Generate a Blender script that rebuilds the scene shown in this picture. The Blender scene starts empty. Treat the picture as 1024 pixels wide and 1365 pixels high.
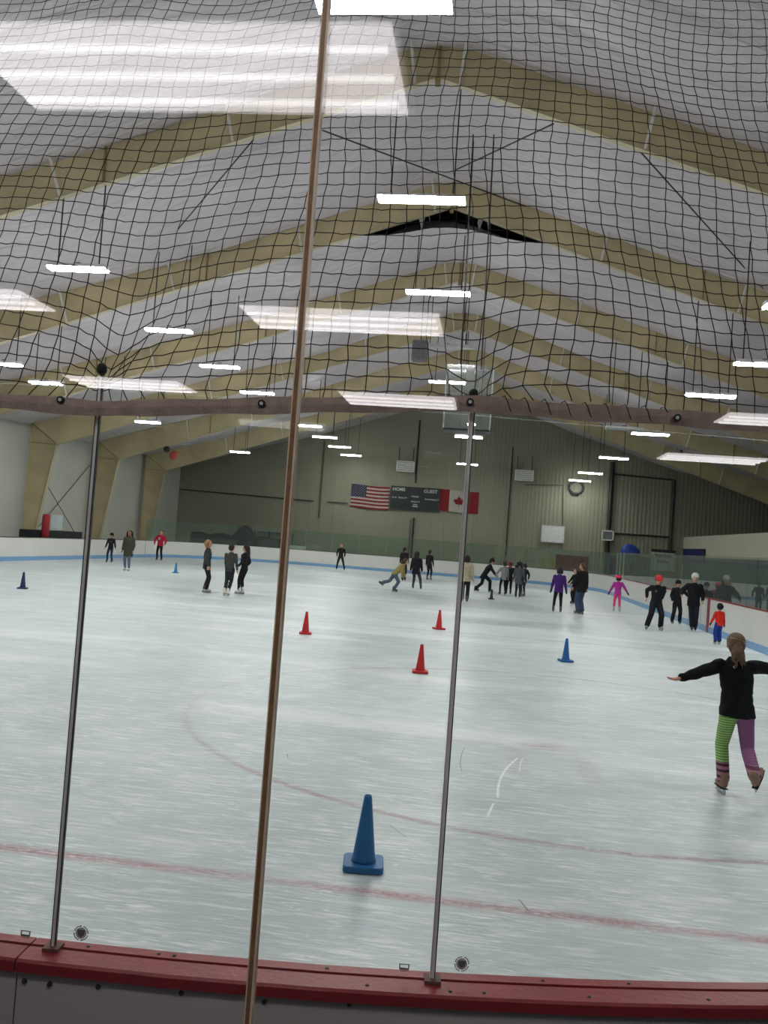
import bpy, bmesh, math, random
from math import sin, cos, pi, radians, sqrt, exp, atan2, degrees
from mathutils import Vector, Matrix, Quaternion
random.seed(7)
S = bpy.context.scene
C = S.collection

# ------------------------------------------------------------------ camera
YAW, PITCH, ROLL, HCAM, FPX = radians(6.874), radians(1.85), radians(4.21), 2.17, 1178.1
_f = Vector((-sin(YAW)*cos(PITCH), cos(YAW)*cos(PITCH), sin(PITCH)))
_r0 = Vector((cos(YAW), sin(YAW), 0)); _u0 = _r0.cross(_f)
_r = _r0*cos(ROLL) + _u0*sin(ROLL)
_u = _u0*cos(ROLL) - _r0*sin(ROLL)
cam_d = bpy.data.cameras.new('camera'); cam = bpy.data.objects.new('camera', cam_d); C.objects.link(cam)
M = Matrix((_r, _u, -_f)).transposed().to_4x4(); M.translation = Vector((0, 0, HCAM)); cam.matrix_world = M
cam_d.sensor_fit = 'VERTICAL'; cam_d.sensor_height = 36; cam_d.sensor_width = 36
cam_d.lens = 36*FPX/1365; cam_d.clip_start = 0.05; cam_d.clip_end = 300
S.camera = cam
def ray(x, y): return _f + _r*((x-512)/FPX) - _u*((y-682.5)/FPX)
def atY(x, y, Y):
    d = ray(x, y); return Vector((0, 0, HCAM)) + d*(Y/d.y)
def atZ(x, y, z=0.0):
    d = ray(x, y); return Vector((0, 0, HCAM)) + d*((z-HCAM)/d.z)

S.view_settings.view_transform = 'Standard'; S.view_settings.look = 'None'
S.view_settings.gamma = 1; S.view_settings.use_curve_mapping = False
S.view_settings.exposure = 0.90
S.cycles.use_denoising = True
S.cycles.max_bounces = 8; S.cycles.diffuse_bounces = 4; S.cycles.glossy_bounces = 3
S.cycles.transparent_max_bounces = 24; S.cycles.sample_clamp_indirect = 6
S.cycles.caustics_reflective = False; S.cycles.caustics_refractive = False
W = bpy.data.worlds.new('world'); S.world = W; W.use_nodes = True
W.node_tree.nodes['Background'].inputs[0].default_value = (0.02, 0.022, 0.025, 1)
W.node_tree.nodes['Background'].inputs[1].default_value = 0.3

# ------------------------------------------------------------------ materials
def lin(c):
    return tuple((v/255/12.92 if v/255 <= 0.04045 else ((v/255+0.055)/1.055)**2.4) for v in c)
_mats = {}
def mat(name, rgb, rough=0.6, metal=0.0, spec=0.4, var=0.12, scale=6.0, bump=0.0, bscale=40.0):
    """procedural surface: base colour (sRGB 0-255) varied by noise, optional bump"""
    if name in _mats: return _mats[name]
    m = bpy.data.materials.new(name); m.use_nodes = True; _mats[name] = m
    nt = m.node_tree; b = nt.nodes['Principled BSDF']
    c = lin(rgb)
    b.inputs['Roughness'].default_value = rough; b.inputs['Metallic'].default_value = metal
    b.inputs['Specular IOR Level'].default_value = spec
    tc = nt.nodes.new('ShaderNodeTexCoord')
    n = nt.nodes.new('ShaderNodeTexNoise'); n.inputs['Scale'].default_value = scale; n.inputs['Detail'].default_value = 4
    nt.links.new(tc.outputs['Object'], n.inputs['Vector'])
    r = nt.nodes.new('ShaderNodeMapRange'); r.inputs['From Min'].default_value = 0.3; r.inputs['From Max'].default_value = 0.7
    r.inputs['To Min'].default_value = 1-var; r.inputs['To Max'].default_value = 1+var
    nt.links.new(n.outputs['Fac'], r.inputs['Value'])
    mx = nt.nodes.new('ShaderNodeVectorMath'); mx.operation = 'SCALE'; mx.inputs[0].default_value = c
    nt.links.new(r.outputs['Result'], mx.inputs['Scale']); nt.links.new(mx.outputs[0], b.inputs['Base Color'])
    if bump:
        n2 = nt.nodes.new('ShaderNodeTexNoise'); n2.inputs['Scale'].default_value = bscale; n2.inputs['Detail'].default_value = 3
        nt.links.new(tc.outputs['Object'], n2.inputs['Vector'])
        bp = nt.nodes.new('ShaderNodeBump'); bp.inputs['Strength'].default_value = bump; bp.inputs['Distance'].default_value = 0.02
        nt.links.new(n2.outputs['Fac'], bp.inputs['Height']); nt.links.new(bp.outputs[0], b.inputs['Normal'])
    return m
def emit(name, rgb, strength):
    if name in _mats: return _mats[name]
    m = bpy.data.materials.new(name); m.use_nodes = True; _mats[name] = m
    nt = m.node_tree; nt.nodes.remove(nt.nodes['Principled BSDF'])
    e = nt.nodes.new('ShaderNodeEmission'); e.inputs[0].default_value = (*rgb, 1); e.inputs[1].default_value = strength
    nt.links.new(e.outputs[0], nt.nodes['Material Output'].inputs[0]); return m
def glass(name, tint, ior=1.5, rough=0.0, haze=0.0):
    """thin sheet glass: see-through with a Fresnel reflection on each face"""
    m = bpy.data.materials.new(name); m.use_nodes = True; nt = m.node_tree
    nt.nodes.remove(nt.nodes['Principled BSDF']); out = nt.nodes['Material Output']
    t = nt.nodes.new('ShaderNodeBsdfTransparent'); t.inputs[0].default_value = (*tint, 1)
    g = nt.nodes.new('ShaderNodeBsdfGlossy'); g.inputs['Roughness'].default_value = rough
    geo = nt.nodes.new('ShaderNodeNewGeometry')
    io = nt.nodes.new('ShaderNodeMapRange'); io.inputs['To Min'].default_value = ior; io.inputs['To Max'].default_value = 1/ior
    nt.links.new(geo.outputs['Backfacing'], io.inputs['Value'])
    fr = nt.nodes.new('ShaderNodeFresnel'); nt.links.new(io.outputs['Result'], fr.inputs['IOR'])
    mx = nt.nodes.new('ShaderNodeMixShader')
    nt.links.new(fr.outputs[0], mx.inputs[0]); nt.links.new(t.outputs[0], mx.inputs[1]); nt.links.new(g.outputs[0], mx.inputs[2])
    last = mx
    if haze:
        d = nt.nodes.new('ShaderNodeBsdfDiffuse'); d.inputs[0].default_value = (0.75, 0.8, 0.78, 1)
        m2 = nt.nodes.new('ShaderNodeMixShader'); m2.inputs[0].default_value = haze
        nt.links.new(mx.outputs[0], m2.inputs[1]); nt.links.new(d.outputs[0], m2.inputs[2]); last = m2
    nt.links.new(last.outputs[0], out.inputs[0]); return m

M_TAN = mat('tan_painted_steel', (194, 180, 142), 0.55, var=0.16, scale=0.7)
M_TANL = mat('tan_flange_paint', (196, 186, 154), 0.55, var=0.08, scale=0.8)
M_TAND = mat('tan_stiffener', (150, 132, 88), 0.6, var=0.1)
M_WHITEROD = mat('white_rod_paint', (205, 203, 192), 0.5, var=0.05)
M_DARK = mat('dark_metal', (38, 37, 36), 0.5, var=0.1)
M_BLACK = mat('black_rubber', (16, 16, 17), 0.6, var=0.1)
M_GREY = mat('grey_metal', (120, 122, 122), 0.4, 0.6, var=0.08)
M_ALU = mat('aluminium', (228, 228, 226), 0.4, 0.0, var=0.05)
M_LAMPHOUSE = mat('lamp_housing', (215, 215, 212), 0.5, var=0.03)
M_LAMP = emit('lamp_glow', (1.0, 0.985, 0.985), 60.0)
M_OFF = mat('unlit_diffuser', (186, 188, 188), 0.4, var=0.04)
M_BOARD = mat('white_board_plastic', (214, 212, 206), 0.42, var=0.04, scale=1.2)
M_BOARDOUT = mat('board_outer_skin', (186, 180, 178), 0.5, var=0.05, scale=3)
M_KICK = mat('blue_kick_plastic', (120, 160, 200), 0.4, var=0.06)
M_RED = mat('red_cap_plastic', (140, 28, 36), 0.42, var=0.1, scale=12, bump=0.1, bscale=60)
M_GROOVE = mat('dark_red_groove', (66, 14, 18), 0.6)
M_CAPD = mat('dark_cap_plastic', (58, 66, 62), 0.5)
M_NAVY = mat('navy_plastic', (40, 58, 140), 0.45)
M_GATE = mat('gate_grey', (120, 118, 112), 0.5)
M_NET = mat('net_twine', (22, 19, 17), 0.8, var=0.1)
M_BAND = mat('brown_webbing', (176, 156, 144), 0.75, var=0.18, scale=25, bump=0.3, bscale=160)
M_CONCRETE = mat('rubber_floor', (66, 68, 68), 0.8, var=0.1, scale=1.2)

# ------------------------------------------------------------------ mesh helpers
class MB:
    def __init__(s): s.v = []; s.f = []; s.mi = []
    def add(s, vs, fs, mi=0):
        o = len(s.v); s.v += [tuple(v) for v in vs]; s.f += [tuple(i+o for i in f) for f in fs]; s.mi += [mi]*len(fs)
    def box(s, a, b, mi=0):
        x0, y0, z0 = a; x1, y1, z1 = b
        s.add([(x0,y0,z0),(x1,y0,z0),(x1,y1,z0),(x0,y1,z0),(x0,y0,z1),(x1,y0,z1),(x1,y1,z1),(x0,y1,z1)],
              [(0,3,2,1),(4,5,6,7),(0,1,5,4),(1,2,6,5),(2,3,7,6),(3,0,4,7)], mi)
    def prism(s, poly, d, mi=0):
        """poly: planar list of points, extruded by vector d"""
        n = len(poly); d = Vector(d); a = [Vector(p) for p in poly]; b = [p+d for p in a]
        s.add(a+b, [tuple(range(n-1, -1, -1)), tuple(range(n, 2*n))] + [(i, (i+1) % n, n+(i+1) % n, n+i) for i in range(n)], mi)
    def tube(s, pts, r, n=6, mi=0, caps=True):
        pts = [Vector(p) for p in pts]; rs = r if isinstance(r, (list, tuple)) else [r]*len(pts)
        rings = []; up = None
        for i, p in enumerate(pts):
            t = (pts[min(i+1, len(pts)-1)]-pts[max(i-1, 0)]).normalized()
            if up is None: up = Vector((0,0,1)) if abs(t.z) < 0.9 else Vector((1,0,0))
            a = t.cross(up).normalized(); b = a.cross(t).normalized(); up = b
            rings.append([p+(a*cos(2*pi*k/n)+b*sin(2*pi*k/n))*rs[i] for k in range(n)])
        vs = [v for q in rings for v in q]
        fs = [(i*n+k, i*n+(k+1) % n, (i+1)*n+(k+1) % n, (i+1)*n+k) for i in range(len(pts)-1) for k in range(n)]
        if caps: fs += [tuple(range(n-1, -1, -1)), tuple((len(pts)-1)*n+k for k in range(n))]
        s.add(vs, fs, mi)
    def lathe(s, prof, n=24, c=(0,0,0), mi=0):
        vs = [(c[0]+r*cos(2*pi*k/n), c[1]+r*sin(2*pi*k/n), c[2]+z) for r, z in prof for k in range(n)]
        fs = [(i*n+k, i*n+(k+1) % n, (i+1)*n+(k+1) % n, (i+1)*n+k) for i in range(len(prof)-1) for k in range(n)]
        fs += [tuple(range(n-1, -1, -1)), tuple((len(prof)-1)*n+k for k in range(n))]
        s.add(vs, fs, mi)
    def ell(s, c, ax, n=12, m=8, mi=0):
        """ellipsoid; ax = three semi-axis vectors"""
        c = Vector(c); ax = [Vector(a) for a in ax]; vs = [c-ax[2]]; fs = []
        for j in range(1, m):
            th = -pi/2+pi*j/m
            for k in range(n):
                ph = 2*pi*k/n; vs.append(c+ax[0]*(cos(th)*cos(ph))+ax[1]*(cos(th)*sin(ph))+ax[2]*sin(th))
        vs.append(c+ax[2]); T = len(vs)-1
        for k in range(n):
            k2 = (k+1) % n
            fs.append((0, 1+k2, 1+k)); fs.append((T, 1+(m-2)*n+k, 1+(m-2)*n+k2))
            for j in range(m-2): fs.append((1+j*n+k, 1+j*n+k2, 1+(j+1)*n+k2, 1+(j+1)*n+k))
        s.add(vs, fs, mi)
    def mesh(s, name, mats, smooth=False):
        me = bpy.data.meshes.new(name); me.from_pydata(s.v, [], s.f); me.update()
        for m in (mats if isinstance(mats, (list, tuple)) else [mats]): me.materials.append(m)
        if any(s.mi): me.polygons.foreach_set('material_index', s.mi)
        if smooth: me.polygons.foreach_set('use_smooth', [True]*len(me.polygons))
        return me
    def build(s, name, mats, parent=None, smooth=False, label=None):
        return link(name, s.mesh(name, mats, smooth), parent, label)
def link(name, me, parent=None, label=None):
    o = bpy.data.objects.new(name, me); C.objects.link(o)
    if parent: o.parent = parent
    if label: o['label'] = label
    return o
def fixn(o):
    bm = bmesh.new(); bm.from_mesh(o.data); bmesh.ops.recalc_face_normals(bm, faces=bm.faces); bm.to_mesh(o.data); bm.free(); return o
def bevel(o, w, seg=2):
    bm = bmesh.new(); bm.from_mesh(o.data); bmesh.ops.remove_doubles(bm, verts=bm.verts, dist=1e-5)
    bmesh.ops.recalc_face_normals(bm, faces=bm.faces)
    bmesh.ops.bevel(bm, geom=[e for e in bm.edges if len(e.link_faces) == 2 and e.calc_face_angle(0) > 0.5], offset=w, segments=seg, affect='EDGES')
    bm.to_mesh(o.data); bm.free(); return o
def thing(name, label, cat, loc=(0,0,0), group=None, rz=0):
    o = bpy.data.objects.new(name, None); C.objects.link(o); o.location = loc; o.rotation_euler = (0,0,rz)
    o.empty_display_size = 0.1
    return tag(o, label, cat, group)
def tag(o, label, cat, group=None):
    o['label'] = label; o['category'] = cat
    if group: o['group'] = group
    return o
def struct(name, mb, m, label=None, smooth=False):
    o = mb.build(name, m, smooth=smooth); o['kind'] = 'structure'
    if label: o['label'] = label
    return o
def copy_tree(o, parent=None):
    c = o.copy(); C.objects.link(c); c.parent = parent
    for ch in list(o.children): copy_tree(ch, c)
    return c

# ------------------------------------------------------------------ layout numbers (metres; Y runs down the rink)
XL, XR, YN, YF, RC = -21.5, 7.15, 2.15, 62.3, 8.5        # ice outline
X0, RZ, SL, Y1, BAY = -1.99, 13.47, 0.340, 21.07, 8.2     # roof: ridge x, ridge underside z, slope, first frame, bay
YEND = 70.3
XK = 21.7                                                  # knee distance from ridge
def beam_z(x): return RZ-SL*abs(x-X0)
def depth(x): return 1.0+max(0, abs(x-X0)-9)*0.045

# ------------------------------------------------------------------ ice
def ice_material():
    m = bpy.data.materials.new('rink_ice'); m.use_nodes = True; nt = m.node_tree; N = nt.nodes.new; L = nt.links.new
    b = nt.nodes['Principled BSDF']
    tc = N('ShaderNodeTexCoord'); sep = N('ShaderNodeSeparateXYZ'); L(tc.outputs['Object'], sep.inputs[0])
    def noise(scale, detail=4, vec=None, sc=None, rot=0):
        n = N('ShaderNodeTexNoise'); n.inputs['Scale'].default_value = scale; n.inputs['Detail'].default_value = detail
        src = tc.outputs['Object']
        if sc:
            mp = N('ShaderNodeMapping'); mp.inputs['Scale'].default_value = sc; mp.inputs['Rotation'].default_value = (0,0,rot)
            L(src, mp.inputs[0]); src = mp.outputs[0]
        L(src, n.inputs['Vector']); return n.outputs['Fac']
    def math_(op, a, bb=None, cl=False):
        n = N('ShaderNodeMath'); n.operation = op; n.use_clamp = cl
        for i, v in enumerate((a, bb)):
            if v is None: continue
            if isinstance(v, (int, float)): n.inputs[i].default_value = v
            else: L(v, n.inputs[i])
        return n.outputs[0]
    def mr(v, a, c, lo=0.0, hi=1.0):
        n = N('ShaderNodeMapRange'); n.inputs['From Min'].default_value = a; n.inputs['From Max'].default_value = c
        n.inputs['To Min'].default_value = lo; n.inputs['To Max'].default_value = hi; L(v, n.inputs['Value']); return n.outputs['Result']
    def mix(f, a, c):
        n = N('ShaderNodeMix'); n.data_type = 'RGBA'
        if isinstance(f, (int, float)): n.inputs[0].default_value = f
        else: L(f, n.inputs[0])
        for i, v in ((6, a), (7, c)):
            if isinstance(v, tuple): n.inputs[i].default_value = (*v, 1)
            else: L(v, n.inputs[i])
        return n.outputs[2]
    wob = math_('MULTIPLY', math_('SUBTRACT', noise(9, 3), 0.5), 0.05)
    big = noise(0.16, 4); st = noise(1.0, 5, sc=(0.35, 1.6, 1), rot=0.1); st2 = noise(3.6, 8, sc=(0.8, 4.5, 1), rot=-0.12)
    snow = noise(0.5, 5, sc=(0.25, 1.3, 1), rot=0.06)
    col = mix(mr(big, 0.35, 0.65), lin((176, 187, 188)), lin((198, 208, 208)))
    col = mix(mr(st, 0.46, 0.70, 0, 0.42), col, lin((162, 174, 173)))
    col = mix(mr(st2, 0.52, 0.70, 0, 0.6), col, lin((240, 243, 242)))
    col = mix(mr(snow, 0.54, 0.68, 0, 0.45), col, lin((245, 247, 246)))
    # worn greener patch of ice at the blue line
    d1 = math_('SQRT', math_('ADD', math_('POWER', math_('DIVIDE', math_('ADD', sep.outputs[0], 1.2), 4.5), 2), math_('POWER', math_('DIVIDE', math_('SUBTRACT', sep.outputs[1], 18.0), 3.2), 2)))
    wp = math_('MULTIPLY', mr(d1, 0.2, 1.3, 1, 0), mr(noise(1.1, 5, sc=(0.5, 1.5, 1)), 0.4, 0.62))
    col = mix(math_('MULTIPLY', wp, 0.5), col, lin((150, 166, 164)))
    def line(dist, w, soft, colr, amount, grain):
        f = math_('MULTIPLY', mr(math_('ABSOLUTE', math_('ADD', dist, wob)), w, w+soft, 1, 0), grain)
        return mix(math_('MULTIPLY', f, amount), col, colr)
    patch = mr(noise(1.3, 4), 0.3, 0.6, 0.5, 1.0)
    fine = mr(noise(30, 3), 0.3, 0.62, 0.45, 1.0)
    gr = math_('MULTIPLY', patch, fine)
    yy = sep.outputs[1]; xx = sep.outputs[0]
    col = line(math_('SUBTRACT', yy, GOAL_Y), 0.020, 0.075, lin((158, 52, 68)), 0.85, gr)
    rr = math_('SQRT', math_('ADD', math_('POWER', math_('SUBTRACT', xx, DOT[0]), 2), math_('POWER', math_('SUBTRACT', yy, DOT[1]), 2)))
    fade = mr(xx, -3.6, -1.6, 0.30, 1.0)
    col = line(math_('SUBTRACT', rr, DOT[2]), 0.014, 0.055, lin((140, 62, 72)), 0.75, math_('MULTIPLY', gr, fade))
    col = line(math_('SUBTRACT', yy, 22.35), 0.06, 0.10, lin((96, 112, 140)), 0.55, math_('MULTIPLY', gr, mr(xx, -9, -4, 0.35, 1)))
    col = line(math_('SUBTRACT', yy, 31.5), 0.05, 0.1, lin((160, 110, 120)), 0.2, gr)
    # worn face-off marks
    for (mx_, my_, sx, sy, am) in ((0.80, 10.15, 0.26, 0.16, 0.55), (0.45, 9.35, 0.10, 0.5, 0.25), (1.15, 9.25, 0.10, 0.5, 0.25), (0.0, 10.0, 0.6, 0.06, 0.25)):
        d = math_('SQRT', math_('ADD', math_('POWER', math_('DIVIDE', math_('SUBTRACT', xx, mx_), sx), 2), math_('POWER', math_('DIVIDE', math_('SUBTRACT', yy, my_), sy), 2)))
        col = mix(math_('MULTIPLY', math_('MULTIPLY', mr(d, 0.3, 1.6, 1, 0), fine), am), col, lin((160, 86, 96)))
    # skate cuts: thin pale and grey scratches
    for i, (sc, rot, a) in enumerate((((0.9, 12, 1), 0.4, 0.4), ((0.8, 11, 1), -0.35, 0.32), ((1.0, 13, 1), 0.05, 0.45), ((0.9, 12, 1), -0.15, 0.32), ((1.1, 14, 1), 0.9, 0.3), ((1.0, 12, 1), 0.18, 0.4))):
        n = noise(1.6, 2, sc=sc, rot=rot)
        cut = mr(math_('ABSOLUTE', math_('SUBTRACT', n, 0.5)), 0.0, 0.018, min(1, a*2.0), 0)
        cut = math_('MULTIPLY', cut, mr(noise(0.9+0.3*i, 4), 0.44, 0.58))
        col = mix(cut, col, lin((246, 248, 248)) if i % 2 == 0 else lin((168, 178, 180)))
    # single long cuts: white sprayed snow or dark scuffs
    for (xa, ya), (xb, yb), wd, cc, am in CUTS:
        A = atZ(xa, ya); B = atZ(xb, yb); dx, dy = B.x-A.x, B.y-A.y; ln = sqrt(dx*dx+dy*dy); dx /= ln; dy /= ln
        px_ = math_('SUBTRACT', xx, A.x); py_ = math_('SUBTRACT', yy, A.y)
        t_ = math_('ADD', math_('MULTIPLY', px_, dx), math_('MULTIPLY', py_, dy))
        q_ = math_('ADD', math_('ADD', math_('MULTIPLY', px_, -dy), math_('MULTIPLY', py_, dx)), math_('MULTIPLY', math_('MULTIPLY', t_, math_('SUBTRACT', ln, t_)), 0.10))
        inside = math_('MULTIPLY', mr(t_, 0, 0.05), mr(t_, ln-0.05, ln, 1, 0))
        f_ = math_('MULTIPLY', mr(math_('ABSOLUTE', q_), wd*0.4, wd, am, 0), math_('MULTIPLY', inside, fine))
        col = mix(f_, col, lin(cc))
    L(col, b.inputs['Base Color'])
    L(mr(big, 0.3, 0.7, 0.28, 0.5), b.inputs['Roughness'])
    b.inputs['Specular IOR Level'].default_value = 0.35
    bp = N('ShaderNodeBump'); bp.inputs['Strength'].default_value = 0.25; bp.inputs['Distance'].default_value = 0.01
    L(math_('ADD', st2, math_('MULTIPLY', noise(6, 3), 0.25)), bp.inputs['Height']); L(bp.outputs[0], b.inputs['Normal'])
    return m
CUTS = [((691, 1010), (664, 1064), 0.016, (250, 252, 252), 1.0), ((659, 1070), (650, 1090), 0.014, (250, 252, 252), 1.0), ((697, 1010), (693, 1030), 0.008, (250, 252, 252), 0.8),
        ((690, 1196), (706, 1216), 0.007, (90, 92, 90), 0.9), ((517, 1098), (545, 1118), 0.006, (96, 98, 98), 0.9), ((620, 996), (616, 1030), 0.008, (110, 114, 112), 0.8),
        ((682, 995), (760, 998), 0.02, (244, 246, 246), 0.6), ((885, 1027), (915, 1029), 0.02, (248, 250, 250), 0.9), ((870, 1040), (900, 1046), 0.02, (244, 246, 246), 0.7), ((480, 826), (510, 827), 0.06, (246, 248, 248), 0.9),
        ((383, 1004), (384, 1011), 0.01, (90, 94, 92), 0.9), ((240, 1010), (330, 1016), 0.012, (236, 240, 240), 0.5), ((890, 930), (980, 942), 0.03, (244, 247, 247), 0.8)]
GOAL_Y = 5.50; DOT = (1.02, 11.35, 4.57)

def outline(off=0.0, n=16):
    """rounded-rectangle points of the inner board face, pushed outward by off; starts at near-left, runs near side -> right -> far -> left"""
    pts = []
    def arc(cx, cy, a0):
        for k in range(n+1):
            a = radians(a0+90*k/n); pts.append((cx+(RC+off)*cos(a), cy+(RC+off)*sin(a)))
    arc(XL+RC, YN+RC, 180); arc(XR-RC, YN+RC, 270); arc(XR-RC, YF-RC, 0); arc(XL+RC, YF-RC, 90)
    return pts
mb = MB(); o_ = outline(0.02, 24); mb.add([(x, y, 0) for x, y in o_]+[(x, y, -0.05) for x, y in o_], [tuple(range(len(o_)))]+[(i, len(o_)+i, len(o_)+(i+1) % len(o_), (i+1) % len(o_)) for i in range(len(o_))])
struct('floor_ice', mb, ice_material(), 'worn grey white ice sheet with red and blue painted lines')
mb = MB(); mb.box((-27, 1.2, -0.25), (24, 72, -0.06)); struct('floor', mb, M_CONCRETE, 'grey concrete floor around the ice')

# ------------------------------------------------------------------ dasher boards: swept profiles along the outline
import itertools
FULL = outline(0, 40)
def path_len():
    d = [0]
    for a, b in zip(FULL, FULL[1:]): d.append(d[-1]+sqrt((a[0]-b[0])**2+(a[1]-b[1])**2))
    return d
PL = path_len(); PTOT = PL[-1]
def pos(s):
    """point, outward normal at arclength s of the inner board face"""
    s = max(0, min(PTOT-1e-6, s)); lo = 0
    import bisect
    i = bisect.bisect_right(PL, s)-1; i = min(i, len(FULL)-2)
    t = (s-PL[i])/max(1e-9, PL[i+1]-PL[i]); a, b = FULL[i], FULL[i+1]
    tx, ty = b[0]-a[0], b[1]-a[1]; l = sqrt(tx*tx+ty*ty)
    return a[0]+tx*t, a[1]+ty*t, ty/l, -tx/l
def s_near(X):   # arclength on the near side at world X
    best = min(range(4000), key=lambda k: (abs(pos(k*PTOT/3.2/4000)[0]-X) + (100 if pos(k*PTOT/3.2/4000)[1] > 12 else 0)))
    return best*PTOT/3.2/4000
def sweep(mb, s0, s1, prof, step=0.35, mi=0):
    """closed profile (outward offset, z) swept along the outline from s0 to s1"""
    ss = [s0]+[s for s in [s0+step*k for k in range(1, int((s1-s0)/step)+1)] if s < s1-1e-3]+[s1]
    n = len(prof); vs = []
    for s in ss:
        x, y, nx, ny = pos(s)
        for o, z in prof: vs.append((x+nx*o, y+ny*o, z))
    fs = [(i*n+k, (i+1)*n+k, (i+1)*n+(k+1) % n, i*n+(k+1) % n) for i in range(len(ss)-1) for k in range(n)]
    fs += [tuple(range(n)), tuple((len(ss)-1)*n+k for k in range(n-1, -1, -1))]
    mb.add(vs, fs, mi)
def rect(a, b, z0, z1): return [(a, z0), (b, z0), (b, z1), (a, z1)]
def boards(s0, s1, label, cap_mat, near=False):
    t = thing('dasher_board', label, 'rink boards', (0,0,0))
    m = MB(); sweep(m, s0, s1, rect(0, 0.05, 0.2, 1.068)); fixn(m.build('board_panel', M_BOARD, t))
    m = MB(); sweep(m, s0, s1, rect(-0.012, 0.05, 0.0, 0.2)); fixn(m.build('kick_plate', M_KICK, t, label='light blue kick plate'))
    if near:
        m = MB(); sweep(m, s0, s1, rect(-0.006, 0.028, 1.07, 1.104), 0.12); fixn(m.build('cap_rail', M_RED, t, label='red inner cap strip'))
        m = MB(); sweep(m, s0, s1, rect(0.0285, 0.036, 1.07, 1.088), 0.12); fixn(m.build('glass_groove', M_GROOVE, t))
        m = MB(); sweep(m, s0, s1, [(0.0365, 1.07), (0.104, 1.07), (0.104, 1.094), (0.098, 1.100), (0.0365, 1.102)], 0.12); fixn(m.build('ledge', M_RED, t, label='red outer ledge'))
        m = MB(); sweep(m, s0, s1, rect(0.055, 0.088, 0.02, 1.068), 0.12); fixn(m.build('outer_panel', M_BOARDOUT, t))
    else:
        m = MB(); sweep(m, s0, s1, rect(-0.012, 0.085, 1.068, 1.105)); fixn(m.build('cap_rail', cap_mat, t))
        m = MB(); sweep(m, s0, s1, rect(0.055, 0.08, 0.0, 1.066)); fixn(m.build('outer_panel', M_BOARDOUT, t))
    return t
# arclengths of the named stretches
def s_find(fn): return min((k*PTOT/6000 for k in range(6001)), key=lambda s: fn(pos(s)))
S_SEAM = s_find(lambda p: abs(p[0]+1.055)+abs(p[1]-YN)) 
S_NE = s_find(lambda p: abs(p[0]-2.4)+(0 if p[1] < 8 else 100))
S_R0 = s_find(lambda p: abs(p[1]-10.65)+(0 if p[0] > 5 else 100))
S_RED = s_find(lambda p: abs(p[1]-28.6)+(0 if p[0] > 5 else 100))
S_R1 = s_find(lambda p: abs(p[1]-53.8)+(0 if p[0] > 5 else 100))
S_F0 = s_find(lambda p: abs(p[0]+1.35)+(0 if p[1] > 55 else 100))
S_F1 = s_find(lambda p: abs(p[0]+13)+(0 if p[1] > 55 else 100))
S_L0 = s_find(lambda p: abs(p[1]-53.8)+(0 if p[0] < -18 else 100))
S_LG = s_find(lambda p: abs(p[1]-40.5)+(0 if p[0] < -18 else 100))
S_L1 = s_find(lambda p: abs(p[1]-12)+(0 if p[0] < -18 else 100))
S_NL = s_find(lambda p: abs(p[0]+5.5)+(0 if p[1] < 5 else 100))
bA = boards(S_NL, S_SEAM-0.002, 'near white board with red ledge left of the seam at lower left', M_RED, True)
bB = boards(S_SEAM+0.002, S_NE, 'near white board with red ledge running along the bottom of the view', M_RED, True)
boards(S_NE, S_R0, 'white rink corner board behind the girl in striped leggings', M_RED)
bR = boards(S_R0, S_RED-0.75, 'white side board with blue kick plate beside the girl and the child in red', M_RED)
bR2 = boards(S_RED-0.74, S_R1, 'white side board that the adult in the pale beanie stands against', M_RED)
boards(S_R1, S_F0, 'white curved board behind the purple jacket skater and the child in pink', M_CAPD)
boards(S_F0, S_F1, 'white end board under the scoreboard and flags', M_CAPD)
boards(S_F1, S_L0, 'white curved board behind the red jacket skater', M_CAPD)
boards(S_L0, S_LG+0.5, 'white side board behind the two skaters in black hoodie and olive coat', M_CAPD)
bL = boards(S_LG+1.2, S_L1, 'white side board behind the navy cone at the left edge', M_CAPD)
# grey gate between the two left-hand boards, with the blue line stripe
g = thing('rink_gate', 'grey gate in the left side boards beside a blue stripe', 'gate')
m = MB(); sweep(m, S_LG+0.52, S_LG+1.18, rect(0.0, 0.05, 0.2, 1.08)); fixn(m.build('gate_panel', M_GATE, g))
m = MB(); sweep(m, S_LG+0.82, S_LG+0.86, rect(-0.01, 0.0, 0.2, 1.08)); m.build('gate_seam', M_DARK, g)
m = MB(); sweep(m, S_LG+0.52, S_LG+1.18, rect(-0.012, 0.05, 0.0, 0.2)); fixn(m.build('kick_plate', M_KICK, g))
m = MB(); sweep(m, S_LG+1.25, S_LG+1.62, rect(-0.015, 0.0, 0.0, 1.10)); fixn(m.build('blue_stripe', M_NAVY, bL, label='blue stripe on the board'))
m = MB(); sweep(m, S_RED+0.75, S_RED+1.05, rect(-0.015, 0.0, 0.0, 1.10)); fixn(m.build('red_stripe', mat('red_stripe_plastic', (150, 52, 60), 0.5), bR2, label='faded red stripe on the board'))
for k, ds in enumerate((1.9, 3.6)):
    m = MB(); sweep(m, S_RED+ds, S_RED+ds+0.03, rect(-0.006, 0.0, 0.2, 1.06)); m.build('gate_seam', M_GATE, bR2)
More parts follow.
